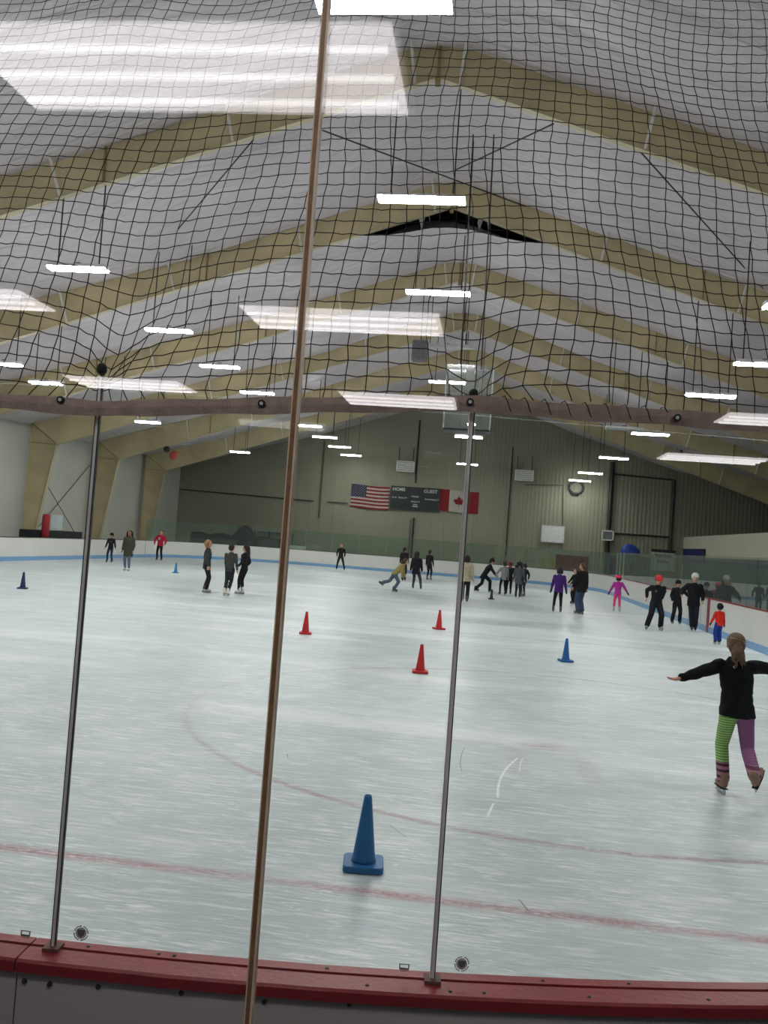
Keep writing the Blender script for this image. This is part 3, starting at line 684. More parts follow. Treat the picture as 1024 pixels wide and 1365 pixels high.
for (u, e), lab in zip(((-0.5960, 0.1785), (-0.5404, 0.1586), (-0.4560, 0.1342), (-0.4091, 0.1189), (-0.2944, 0.0903)),
                       ('strip lamp at the left edge above the band', 'strip lamp over the band beside the leftmost eyelet', 'strip lamp just under the band by the left metal post', 'strip lamp below the band near the fifth frame', 'small far strip lamp under the last frame at left')):
    Y = D/e; strip_lamp(u*Y, Y, HCAM+D, 1.22, 0.34, lab)
D = 5.6
for (u, e), lit, lab in zip(((0.2850, 0.2218), (0.2301, 0.1845), (0.1687, 0.1386), (0.1400, 0.1423), (0.1308, 0.1096), (0.1066, 0.0914), (0.0958, 0.0823)), (1, 1, 1, 0, 1, 1, 1),
                       ('strip lamp at the right edge high above the band', 'strip lamp at right just above the band', 'brightest strip lamp at right just under the band', 'unlit strip lamp beside the bright one under the band at right',
                        'right row strip lamp before the ribbed end wall, highest of three', 'right row strip lamp before the ribbed end wall, middle of three', 'right row strip lamp before the ribbed end wall, lowest of three')):
    Y = min(D/e, 69.0); strip_lamp(u*Y, Y, HCAM+e*Y, 1.58, 0.34, lab, bool(lit))

for x, y, z, ln in ((-10.8, 15.3, 8.47, 1.52), (-10.8, 9.4, 8.47, 1.52), (6.3, 19.6, 7.77, 1.58), (6.3, 14.2, 7.77, 1.58), (6.3, 8.8, 7.77, 1.58), (-2.3, 5.6, 10.8, 2.2), (-17.0, 22.5, 7.17, 1.22), (-17.0, 17.0, 7.17, 1.22), (-17.0, 11.5, 7.17, 1.22)):  # unseen lamps continuing the rows, added to brighten the near ice
    strip_lamp(x, y, z, ln, 0.36, 'unseen strip lamp added to brighten the near ice', True, 'strip lamps added over the near ice')
# clear plastic box on rods under the ridge
P = atY(625, 532, 24.0); t = thing('hanging_box', 'clear plastic box on thin rods behind the middle netting knot', 'box', P)
bw, bh, bd = 0.62, 0.86, 0.35
for sx in (-1, 1):
    m = MB(); m.box((sx*bw-0.006, -bd, -bh), (sx*bw+0.006, bd, bh)); m.build('side_sheet', G_BOX, t)
for sy in (-1, 1):
    m = MB(); m.box((-bw, sy*bd-0.006, -bh), (bw, sy*bd+0.006, bh)); m.build('side_sheet', G_BOX, t)
m = MB(); m.box((-bw, -bd, -bh-0.05), (bw, bd, -bh)); m.build('base', M_DARK, t)
for sx in (-1, 1):
    for sy in (-1, 1):
        m = MB(); m.box((sx*bw-0.02, sy*bd-0.02, -bh), (sx*bw+0.02, sy*bd+0.02, bh)); m.build('edge_strip', mat('clear_edge', (150, 156, 152), 0.4), t)
        m = MB(); m.tube([(sx*0.28, sy*0.2, bh), (sx*0.28-0.1, sy*0.2, 13.4-P.z)], 0.018, 5); m.build('hanger_rod', M_DARK, t)
m = MB(); m.box((-0.12, -0.1, -bh), (0.10, 0.1, bh*0.9)); m.build('core', mat('box_core', (128, 126, 122), 0.6), t)
P = atY(560, 468, 36.6); t = thing('hanging_speaker', 'grey speaker box hanging left of the unlit ridge lamp', 'speaker', P)
m = MB(); m.box((-0.32, -0.25, -0.42), (0.32, 0.25, 0.42)); bevel(m.build('case', mat('speaker_grey', (110, 108, 112), 0.6), t), 0.03)
m = MB(); m.box((-0.27, -0.262, -0.36), (0.27, -0.25, 0.36)); m.build('grille', M_DARK if False else mat('speaker_cloth', (96, 94, 98), 0.8), t)
m = MB(); m.tube([(0, 0, 0.42), (0, 0, 13.3-P.z)], 0.02, 5); m.build('hanger_rod', M_DARK, t)

# ------------------------------------------------------------------ things on and before the end wall
def wall_pt(u, e, Y=YEND-0.06): return Vector((u*Y, Y, HCAM+e*Y))
import os
def text_mesh(txt, size, mt, parent, loc, name='lettering', bold=False):
    c = bpy.data.curves.new('lettering', 'FONT'); c.body = txt; c.size = size; c.align_x = 'CENTER'; c.align_y = 'CENTER'; c.extrude = 0.004; c.offset = 0.012*size if bold else 0
    o = bpy.data.objects.new('lettering', c); C.objects.link(o); dg = bpy.context.evaluated_depsgraph_get(); dg.update()
    me = bpy.data.meshes.new_from_object(o.evaluated_get(dg)); bpy.data.objects.remove(o)
    me.materials.clear(); me.materials.append(mt); q = link(name, me, parent); q.location = loc; q.rotation_euler = (pi/2, 0, 0); return q
M_SB = mat('scoreboard_face', (30, 36, 38), 0.5); M_SBT = mat('scoreboard_print', (205, 205, 200), 0.6)
a = wall_pt(-0.1142, 0.0634); b = wall_pt(-0.0582, 0.0364); sw = (b.x-a.x)/2
sb = thing('scoreboard', 'dark hockey scoreboard on the end wall between the two flags', 'scoreboard', ((a.x+b.x)/2, YEND-0.16, (a.z+b.z)/2))
m = MB(); hh = 0.93; m.box((-sw, -0.08, -hh), (sw, 0.10, hh)); bevel(m.build('case', M_SB, sb), 0.02)
m = MB()
for q in ((-sw, -hh, sw, -hh+0.04), (-sw, hh-0.04, sw, hh), (-sw, -hh, -sw+0.04, hh), (sw-0.04, -hh, sw, hh)): m.box((q[0], -0.095, q[1]), (q[2], -0.08, q[3]))
m.build('frame', mat('scoreboard_trim', (60, 64, 64), 0.5), sb)
for txt, x, z, sz in (('HOME', -1.32, 0.66, 0.36), ('GUEST', 1.22, 0.64, 0.36), ('PERIOD', 0, 0.16, 0.17), ('PLYR', -1.65, 0.0, 0.17), ('PENALTY', -0.98, 0.0, 0.17), ('PLYR', 0.98, 0.0, 0.17), ('PENALTY', 1.55, 0.0, 0.17), ('PENALTY', 0.06, -0.25, 0.17), ('TIME', 0.06, -0.47, 0.14), ('OUTS', 0.06, -0.64, 0.14)):
    if txt in ('TIME', 'OUTS'): continue
    text_mesh(txt, sz, M_SBT, sb, (x, -0.084, z), bold=True)
m = MB()
for z, w in ((-0.47, 0.34), (-0.62, 0.44)): m.box((0.06-w/2, -0.088, z-0.035), (0.06+w/2, -0.081, z+0.035))
m.build('printed_bar', M_SBT, sb)
def cloth(mb_f, w, h, nx, nz, colour):
    """waving cloth: colour(i,j)->material index"""
    vs = []
    for j in range(nz+1):
        for i in range(nx+1):
            x = -w/2+w*i/nx; z = h/2-h*j/nz; vs.append((x, 0.05*sin(x*2.6+z)+0.0*z, z-0.10*((2*i/nx-1)**2)*-0.35-0.04*sin(x*1.4)))
    n = nx+1; fs = []; mi = []
    for j in range(nz):
        for i in range(nx): fs.append((j*n+i, (j+1)*n+i, (j+1)*n+i+1, j*n+i+1)); mi.append(colour((i+0.5)/nx, (j+0.5)/nz))
    o = len(mb_f.v); mb_f.v += vs; mb_f.f += [tuple(q+o for q in f) for f in fs]; mb_f.mi += mi
    o = len(mb_f.v); mb_f.v += [(x, y+0.015, z) for x, y, z in vs]; mb_f.f += [tuple(q+o for q in reversed(f)) for f in fs]; mb_f.mi += mi
M_FR = mat('flag_red', (124, 24, 34), 0.8); M_FW = mat('flag_white', (172, 166, 158), 0.8); M_FB = mat('flag_navy', (28, 34, 66), 0.8)
a = wall_pt(-0.1600, 0.0604); b = wall_pt(-0.1156, 0.0350)
fl = thing('flag', 'red and white striped flag with starred blue corner left of the scoreboard', 'flag', ((a.x+b.x)/2, YEND-0.14, (a.z+b.z)/2+0.02))
m = MB(); fw, fh = b.x-a.x, 1.86
cloth(m, fw, fh, 40, 39, lambda u, v: 2 if (u < 0.4 and v < 7/13) else (0 if int(v*13) % 2 == 0 else 1)); m.build('stripes', [M_FR, M_FW, M_FB], fl)
m = MB()
for r in range(9):
    for c_ in range(6 if r % 2 == 0 else 5):
        x = -fw/2+fw*0.4*((c_+0.5)/6 if r % 2 == 0 else (c_+1)/6); z = fh/2-fh*7/13*(r+0.7)/9.4
        ctr = Vector((x, 0.05*sin(x*2.6+z)-0.012, z+0.02)); pts = []
        for q in range(10):
            rr = 0.045 if q % 2 == 0 else 0.018; an = pi/2+q*pi/5; pts.append(ctr+Vector((rr*cos(an), 0, rr*sin(an))))
        m.prism(pts, (0, 0.004, 0))
m.build('stars', M_FW, fl)
a = wall_pt(-0.0584, 0.0620); b = wall_pt(-0.0143, 0.0378)
fl = thing('flag', 'red and white flag with a red maple leaf right of the scoreboard', 'flag', ((a.x+b.x)/2, YEND-0.14, (a.z+b.z)/2))
m = MB(); fw, fh = b.x-a.x, 1.72; cloth(m, fw, fh, 40, 16, lambda u, v: 0 if (u < 0.26 or u > 0.74) else 1); m.build('bands', [M_FR, M_FW], fl)
leaf = [(0, 1), (0.14, 0.62), (0.32, 0.72), (0.26, 0.28), (0.46, 0.5), (0.52, 0.38), (0.84, 0.44), (0.74, 0.2), (0.9, 0.08), (0.5, -0.26), (0.55, -0.44), (0.06, -0.36), (0.05, -0.82)]
leaf = leaf+[(-x, z) for x, z in reversed(leaf[1:])]
m = MB()
bm = bmesh.new(); vsb = [bm.verts.new((x*0.50, -0.06, z*0.50-0.02)) for x, z in leaf]; f0 = bm.faces.new(vsb); r_ = bmesh.ops.extrude_face_region(bm, geom=[f0]); bmesh.ops.translate(bm, verts=[v for v in r_['geom'] if isinstance(v, bmesh.types.BMVert)], vec=(0, 0.05, 0)); bmesh.ops.triangulate(bm, faces=bm.faces)
me = bpy.data.meshes.new('maple_leaf'); bm.to_mesh(me); bm.free(); me.materials.append(M_FR); link('maple_leaf', me, fl, 'red maple leaf')
# unit heaters
for (u, e), lab in (((-0.0995, 0.0859), 'grey unit heater high on the end wall above the scoreboard'), ((0.0344, 0.0842), 'grey unit heater high on the ribbed part of the end wall')):
    P = wall_pt(u, e, YEND-0.5); t = thing('unit_heater', lab, 'heater', P)
    m = MB(); m.box((-0.72, -0.3, -0.42), (0.72, 0.38, 0.42)); bevel(m.build('case', mat('heater_case', (222, 224, 218), 0.5), t), 0.03)
    for q in range(5): 
        m = MB(); m.prism([(-0.64, -0.36, -0.30+q*0.15), (-0.64, -0.30, -0.34+q*0.15), (-0.64, -0.30, -0.26+q*0.15)], (1.28, 0, 0)); fixn(m.build('louvre', mat('heater_louvre', (176, 178, 174), 0.5), t))
    m = MB(); m.box((-0.6, -0.1, 0.42), (-0.54, 0.1, 1.5)); m.build('hanger_strap', M_DARK, t); m = MB(); m.box((0.54, -0.1, 0.42), (0.6, 0.1, 1.5)); m.build('hanger_strap', M_DARK, t)
# conduits and wall girts
def pipe(pts, r, label, name='conduit', mt=M_DARK):
    m = MB(); m.tube(pts, r, 8); tag(m.build(name, mt), label, 'pipe' if name == 'conduit' else name.replace('_', ' '))
def wp(x, y, Y=YEND-0.13): return atY(x, y, Y)
def vline(x, y0, y1, r, label, mt=M_DARK):
    a = wp(x, y0, YEND-0.07-r); b = wp(x, y1, YEND-0.07-r); pipe([(a.x, a.y, a.z), (a.x, a.y, max(0.0, b.z))], r, label, 'conduit', mt)
vline(433, 588, 690, 0.07, 'rusty brown wall conduit left of the striped flag', mat('brown_pipe', (110, 92, 70), 0.7))
vline(560, 560, 644, 0.06, 'dark vertical conduit rising above the scoreboard'); a = wp(552, 690); pipe([(a.x, a.y, 0), (a.x, a.y, a.z)], 0.06, 'dark vertical conduit below the scoreboard'); pipe([(a.x-0.25, a.y, 0), (a.x-0.25, a.y, a.z)], 0.04, 'thinner pale conduit below the scoreboard', 'conduit', M_GREY)
vline(684, 596, 742, 0.05, 'dark vertical conduit left of the second heater')
vline(817, 616, 742, 0.17, 'thick dark post on the ribbed end wall'); vline(899, 640, 740, 0.12, 'dark post at the right end of the ribbed wall panel')
pipe([wp(240, 652), wp(418, 668)], 0.04, 'thin horizontal rail on the left of the end wall'); pipe([wp(436, 669), wp(464, 671)], 0.04, 'thin horizontal rail left of the striped flag')
pipe([wp(700, 646), wp(751, 647), wp(750, 700)], 0.03, 'bent dark conduit above the white wall panel')
pipe([wp(818, 632), wp(899, 640)], 0.07, 'dark rail across the top of the ribbed panel'); pipe([wp(818, 711), wp(893, 716)], 0.07, 'dark rail along the foot of the ribbed panel')
# coiled hose
P = wp(768, 650); m = MB(); pts = []
for k in range(120):
    a_ = 2*pi*k/20; rr = 0.55+0.08*sin(k*0.37); pts.append((P.x+rr*cos(a_)*1.0, P.y-0.05-0.0012*k, P.z+rr*sin(a_)*0.9+0.05*sin(k*0.21)))
m.tube(pts, 0.022, 5); tag(m.build('hose_coil', M_DARK), 'dark coiled hose hanging on the ribbed end wall', 'hose')
# panel, screen, banner, signs
a = wall_pt(0.0580, 0.0294); b = wall_pt(0.0822, 0.0127)
t = thing('notice_board', 'white square board low on the ribbed end wall', 'board', ((a.x+b.x)/2, YEND-0.2, (a.z+b.z)/2))
m = MB(); m.box((-0.85, -0.03, -0.62), (0.85, 0.08, 0.62)); m.build('sheet', mat('white_panel_paint', (214, 216, 214), 0.5), t)
m = MB()
for q in ((-0.9, -0.66, -0.83, 0.66), (0.83, -0.66, 0.9, 0.66), (-0.9, 0.6, 0.9, 0.66), (-0.9, -0.68, 0.9, -0.60)): m.box((q[0], -0.06, q[1]), (q[2], 0.1, q[3]))
m.build('frame', mat('panel_frame_paint', (190, 190, 184), 0.5), t)
a = wall_pt(0.1230, 0.0282); b = wall_pt(0.1341, 0.0190)
t = thing('wall_unit', 'small square framed grey unit beside the thick dark post', 'vent', ((a.x+b.x)/2, YEND-0.80, (a.z+b.z)/2))
m = MB(); m.box((-0.42, 0.0, -0.36), (0.42, 0.3, 0.36)); m.build('case', mat('unit_grey', (96, 104, 106), 0.5), t)
m = MB()
for q in ((-0.46, -0.4, -0.36, 0.4), (0.36, -0.4, 0.46, 0.4), (-0.46, 0.3, 0.46, 0.4), (-0.46, -0.4, 0.46, -0.3)): m.box((q[0], -0.04, q[1]), (q[2], 0.02, q[3]))
m.build('rim', M_WHITEROD, t)
a = wall_pt(0.1775, 0.0115, YEND-0.3); b = wall_pt(0.2030, -0.004, YEND-0.3)
t = thing('banner', 'white banner with black lettering beside the blue sign', 'banner', ((a.x+b.x)/2, YEND-0.45, (a.z+b.z)/2)); w2 = (b.x-a.x)/2
m = MB(); m.box((-w2, 0, -1.0), (w2, 0.03, 0.40)); m.build('cloth', mat('banner_cloth', (190, 190, 182), 0.8), t)
m = MB(); m.box((-w2, -0.02, 0.40), (w2, 0.03, 0.62)); m.build('header', M_DARK, t, label='black header strip')
# lettering far too small to read in the photograph: rows of plain dark dabs
for z, hgt, wd, n in ((0.16, 0.26, 1.25, 8), (-0.30, 0.20, 0.8, 4)):
    m = MB()
    for q in range(n):
        x = -wd/2+wd*(q+0.5)/n; m.box((x-wd/n*0.40, -0.012, z-hgt/2+0.03*sin(q*2.2)), (x+wd/n*0.40, 0, z+hgt/2-0.05*abs(sin(q*1.7))))
    m.build('lettering', M_DARK, t)
a = wall_pt(0.2065, 0.0135, YEND-0.3); b = wall_pt(0.2360, 0.0005, YEND-0.3); b.x = min(b.x, 14.75); 
t = thing('sign', 'plain dark blue sign board at the corner of the low white wall', 'sign', (14.78, 66.4, 2.66))
m = MB(); m.box((-0.05, -3.3, -0.5), (0.03, 3.3, 0.5)); m.build('sheet', mat('blue_sign_sheet', (34, 42, 110), 0.6), t)
m = MB(); m.box((-0.07, -3.36, 0.46), (0.03, 3.36, 0.56)); m.box((-0.07, -3.40, -0.56), (0.03, -3.3, 0.56)); m.build('edge_trim', M_DARK, t)
# blue tarp, red curtain, benches and other gear behind the far glass
def drape(name, label, cat, P0, P1, zt, zb, mt, amp=0.08, n=40):
    m = MB(); P0 = Vector(P0); P1 = Vector(P1); T = P1-P0; nn = Vector((T.y, -T.x, 0)).normalized(); vs = []
    for j in range(9):
        for i in range(n+1):
            p = P0+T*i/n+nn*(amp*sin(i*1.1+0.5*j)*(0.4+0.6*j/8)); vs.append((p.x, p.y, zt+(zb-zt)*j/8))
    w = n+1; fs = [(j*w+i, (j+1)*w+i, (j+1)*w+i+1, j*w+i+1) for j in range(8) for i in range(n)]
    m.add(vs, fs); m.add([(x, y+0.03, z) for x, y, z in vs], [tuple(reversed(f)) for f in fs])
    tag(m.build(name, mt, smooth=True), label, cat)
M_TARP = mat('blue_tarp', (36, 64, 150), 0.5, var=0.2, scale=2)
a = wp(806, 745, 68); b = wp(868, 745, 68); drape('tarp', 'dull blue tarp hanging behind the far right glass', 'tarp', (a.x, 68, 0), (b.x, 68, 0), 2.35, 0.1, mat('dull_blue_tarp', (38, 58, 100), 0.6, var=0.2, scale=2))
P = wp(840, 738, 67); m = MB(); m.ell((P.x, 67, 2.55), ((0.75,0,-0.2),(0,0.4,0),(0.1,0,0.62)), 14, 9)
for v in range(len(m.v)): m.v[v] = (m.v[v][0]+0.06*sin(v*1.3), m.v[v][1]+0.05*sin(v*2.1), m.v[v][2]+0.05*sin(v*0.9))
tag(m.build('tarp_bundle', M_TARP, smooth=True), 'bright blue bunched tarp on top of the dull blue one', 'tarp')
a = wp(741, 745, 66); b = wp(785, 745, 66); drape('curtain', 'dark red hanging curtain behind the far boards', 'curtain', (a.x, 66, 0), (b.x, 66, 0), 2.1, 0.1, mat('dark_red_cloth', (104, 44, 42), 0.8, var=0.15), 0.06)
for px, lab in ((724, 'yellow stand behind the far glass, left one'), (737, 'yellow stand behind the far glass next to the red curtain')):
    P = wp(px, 748, 65); t = thing('yellow_stand', lab, 'stand', (P.x, 65, 0)); m = MB(); m.box((-0.16, -0.1, 0), (0.16, 0.1, 1.75)); m.build('post', mat('yellow_paint', (150, 132, 62), 0.6), t)
    m = MB(); m.box((-0.4, -0.2, 0), (0.4, 0.2, 0.1)); m.build('base', M_DARK, t)
a = wp(258, 712, 66.5); b = wp(384, 722, 66.5)
t = thing('equipment_cover', 'long black covered equipment pile behind the far left glass', 'equipment', ((a.x+b.x)/2, 66.5, 0)); L2 = (b.x-a.x)/2
m = MB(); vs = []; nn_ = 30
for i in range(nn_+1):
    x = -L2+2*L2*i/nn_; h_ = 1.75+0.08*sin(i*0.9)+0.75*exp(-((i-16.5)/2.4)**2); 
    for y, z in ((-0.7, 0), (-0.72, h_*0.8), (-0.5, h_), (0.5, h_), (0.7, 0)): vs.append((x, y, z))
m.add(vs, [(i*5+k, (i+1)*5+k, (i+1)*5+k+1, i*5+k+1) for i in range(nn_) for k in range(4)]+[(4, 3, 2, 1, 0), tuple(nn_*5+k for k in range(5))]); fixn(m.build('cover', mat('black_cover', (28, 32, 34), 0.7, var=0.2, scale=2), t, smooth=True))
m = MB(); m.box((-L2, -0.76, 0.9), (L2, -0.73, 0.98)); m.build('strap', M_GREY, t)
P = wp(365, 712, 67.8); t = thing('work_table', 'pale table behind the black covered pile', 'table', (P.x, 68.2, 0))
m = MB(); m.box((-1.5, -0.4, 2.2), (1.5, 0.4, 2.3)); m.build('top', mat('pale_board', (150, 156, 144), 0.6), t)
for x in (-1.4, -0.2, 0.6, 1.4):
    m = MB(); m.tube([(x, -0.3, 0), (x+0.15*(1 if x > 0 else -1), -0.3, 2.2)], 0.05, 6); m.build('leg', M_DARK, t)
m = MB(); m.box((-1.45, 0.3, 0.9), (1.45, 0.34, 2.2)); m.build('back_sheet', mat('pale_sheet', (140, 150, 138), 0.6), t)
P = atY(390, 731, 64.0); m = MB(); m.box((-0.9, -0.2, 0.0), (0.9, 0.2, 1.32)); o = m.build('white_crate', M_BOARD); o.location = (P.x, 64.2, 0); tag(o, 'long white box just over the end boards beside the brown seam', 'box')
# player bench and red post on the left
P = atZ(84, 741)
t = thing('sign_post', 'red padded post with a pale sheet beside the left gate', 'post', (-22.0, 41.9, 0))
m = MB(); m.lathe([(0.15, 0), (0.15, 1.05), (0.19, 1.1), (0.19, 2.15), (0.15, 2.25)], 16); m.build('pad', mat('red_pad', (150, 28, 36), 0.6), t, True)
m = MB(); m.box((0.30, -0.02, 1.55), (0.86, 0.02, 2.25)); m.build('sheet', mat('pale_notice', (196, 208, 206), 0.6), t, label='pale notice sheet')
t = thing('player_bench', 'dark bench box behind the left boards beside the red post', 'bench', (-22.7, 43.8, 0))
m = MB(); m.box((-0.5, -2.2, 0.5), (0.5, 2.6, 1.42)); m.build('back', mat('bench_black', (34, 38, 38), 0.7), t)
m = MB(); m.box((0.0, -2.1, 0.4), (0.4, 2.5, 0.48)); m.build('seat', M_GATE, t)
# red padded decoration on the fifth frame
P = atY(232, 604, Y1+4*BAY-0.3); t = thing('horn_lamp', 'small red ornament hanging under the fifth roof frame', 'ornament', P)
m = MB(); m.ell((0,0,-0.15), ((0.28,0,0.05),(0,0.2,0),(0,0,0.30)), 12, 8); m.build('body', mat('dull_red', (176, 74, 56), 0.6), t, True)
m = MB(); m.ell((-0.5,0,0.22), ((0.22,0,0),(0,0.18,0),(0,0,0.2)), 10, 7); m.build('bracket', M_DARK, t, True)
# black spotlights on the right frames
for px, py, Y, lab in ((955, 576, 53.4, 'black spotlight on the right rafter under the band'), (909, 598, 61.6, 'black spotlight above the long mirrored streak at right'), (1020, 545, 45.3, 'black spotlight cut by the right edge at the band')):
    P = atY(px, py, Y); t = thing('spotlight', lab, 'spotlight', P)
    m = MB(); m.tube([(0.2, 0, 0.1), (-0.25, -0.3, -0.15)], [0.16, 0.22], 12); m.build('barrel', M_BLACK, t); m = MB(); m.box((-0.06, -0.05, 0.1), (0.06, 0.05, 0.5)); m.build('yoke', M_BLACK, t)
    m = MB(); m.tube([(-0.25, -0.3, -0.15), (-0.262, -0.314, -0.157)], 0.18, 12); m.build('lens', M_GREY, t)
#PEOPLE_HERE
# ------------------------------------------------------------------ traffic cones
def make_cone(label, x, y, rgb, h=0.47, rz=0.0, nm='blue'):
    mt = mat('cone_plastic_'+nm, rgb, 0.45, var=0.08, scale=8); k = h/0.47
    t = thing('traffic_cone', label, 'cone', (x, y, 0.0), 'traffic cones on the ice', rz)
    m = MB(); hb = 0.132*k; n = 5; pts = []
    for cx, cy, a0 in ((1, 1, 0), (-1, 1, 90), (-1, -1, 180), (1, -1, 270)):
        for q in range(n+1):
            a = radians(a0+90*q/n); pts.append((cx*(hb-0.035*k)+0.035*k*cos(a), cy*(hb-0.035*k)+0.035*k*sin(a)))
    N_ = len(pts); vs = []
    for z, sc in ((0.004, 0.98), (0.010, 1.0), (0.036, 1.0), (0.044, 0.965)): vs += [(px*sc, py*sc, z*k) for px, py in pts]
    m.add(vs, [(j*N_+i, j*N_+(i+1) % N_, (j+1)*N_+(i+1) % N_, (j+1)*N_+i) for j in range(3) for i in range(N_)]+[tuple(range(N_-1, -1, -1)), tuple(3*N_+i for i in range(N_))])
    m.build('base', mt, t)
    m = MB(); m.lathe([(0.084*k, 0.043*k), (0.080*k, 0.060*k), (0.074*k, 0.075*k), (0.026*k, h-0.012), (0.0225*k, h), (0.018*k, h), (0.018*k, h-0.05)], 28)
    m.build('cone', mt, t, True)
    return t
def gz(px, py): p = atZ(px, py); return p.x, p.y
BLUE, REDC = (14, 100, 158), (196, 36, 42)
for lab, px, py, rgb, nm, h, rz in (('bright blue cone nearest the glass, alone between the red lines', 484, 1156, BLUE, 'blue', 0.475, 0.12),
        ('dark navy cone at the left edge of the ice', 30, 785, (34, 36, 92), 'navy', 0.49, 0.3), ('red cone just right of the brown seam', 407, 845, REDC, 'red', 0.49, 0.2),
        ('red cone touching the middle metal post', 585, 839, REDC, 'red', 0.50, 0.5), ('red cone closest to the camera, left of the middle post', 560, 897, REDC, 'red', 0.48, 0.1),
        ('blue cone standing alone right of the middle post', 754, 882, (22, 96, 160), 'deep_blue', 0.47, 0.3), ('small distant blue cone beside the three women in dark jackets', 234, 764, (36, 120, 176), 'sky_blue', 0.48, 0.2),
        ('black cone in front of the bending skater', 655, 799, (34, 36, 40), 'black', 0.44, 0.2)):
    x, y = gz(px, py); make_cone(lab, x, y, rgb, h, rz, nm)

# ------------------------------------------------------------------ people
_tmpc = []
def voxel(mb, size, smooth_it=2):
    """fuse overlapping closed shells into one continuous surface"""
    me = mb.mesh('tmp', []); o = bpy.data.objects.new('tmp', me); C.objects.link(o)
    r = o.modifiers.new('r', 'REMESH'); r.mode = 'VOXEL'; r.voxel_size = size
    s = o.modifiers.new('s', 'SMOOTH'); s.iterations = smooth_it; s.factor = 0.5
    dg = bpy.context.evaluated_depsgraph_get(); out = bpy.data.meshes.new_from_object(o.evaluated_get(dg))
    bpy.data.objects.remove(o); bpy.data.meshes.remove(me)
    out.polygons.foreach_set('use_smooth', [True]*len(out.polygons)); return out
def capsule(mb, p, q, r0, r1, n=12):
    p, q = Vector(p), Vector(q); d = q-p; L = d.length
    if L < 1e-5: mb.ell(p, ((r0,0,0),(0,r0,0),(0,0,r0))); return
    d /= L; pts = []; rs = []
    for a in (-80, -55, -25): pts.append(p+d*r0*sin(radians(a))); rs.append(r0*cos(radians(a)))
    pts.append(p); rs.append(r0); pts.append(q); rs.append(r1)
    for a in (25, 55, 80): pts.append(q+d*r1*sin(radians(a))); rs.append(r1*cos(radians(a)))
    mb.tube(pts, rs, n)
def loft(mb, secs, n=16):
    """closed elliptical loft; secs = [(centre, right axis vec, forward axis vec)]"""
    vs = []
    for c, a, b in secs:
        for k in range(n): vs.append(c+a*cos(2*pi*k/n)+b*sin(2*pi*k/n))
    fs = [(i*n+k, i*n+(k+1) % n, (i+1)*n+(k+1) % n, (i+1)*n+k) for i in range(len(secs)-1) for k in range(n)]
    fs += [tuple(range(n-1, -1, -1)), tuple((len(secs)-1)*n+k for k in range(n))]; mb.add(vs, fs)
from mathutils import noise as _ns
def folds(me, amp, fr=11.0, seed=0.0):
    me.update(); nor = [v.normal.copy() for v in me.vertices]
    for v, n in zip(me.vertices, nor):
        c = v.co; q = _ns.noise(Vector((c.x*fr+seed, c.y*fr, c.z*fr*1.7)))+0.5*_ns.noise(Vector((c.x*fr*2.3, c.y*fr*2.3+seed, c.z*fr*3)))
        v.co = c+n*(amp*q)
    return me
def ik(a, b, l1, l2, pole):
    """middle joint of a two-bone limb, limb lengths kept"""
    a, b = Vector(a), Vector(b); d = b-a; L = min(d.length, (l1+l2)*0.999); d = d.normalized(); b2 = a+d*L
    c = (l1*l1-l2*l2+L*L)/(2*L); h = sqrt(max(0, l1*l1-c*c)); p = Vector(pole); p = p-d*p.dot(d)
    p = p.normalized() if p.length > 1e-5 else Vector((0,0,1)); return a+d*c+p*h, b2
SKIN = mat('skin', (196, 146, 120), 0.55, var=0.05)
SKIND = mat('skin_brown', (140, 96, 74), 0.55, var=0.05)
M_LIP = mat('lips', (150, 84, 78), 0.5); M_EYE = mat('eyes', (30, 24, 22), 0.3); M_EYEW = mat('eye_white', (225, 222, 216), 0.4)
M_BLADE = mat('blade_steel', (170, 174, 178), 0.25, 0.9)
def fabric(rgb, nm=None): return mat('fabric_%d_%d_%d' % tuple(rgb), rgb, 0.85, spec=0.2, var=0.14, scale=9, bump=0.15, bscale=30)
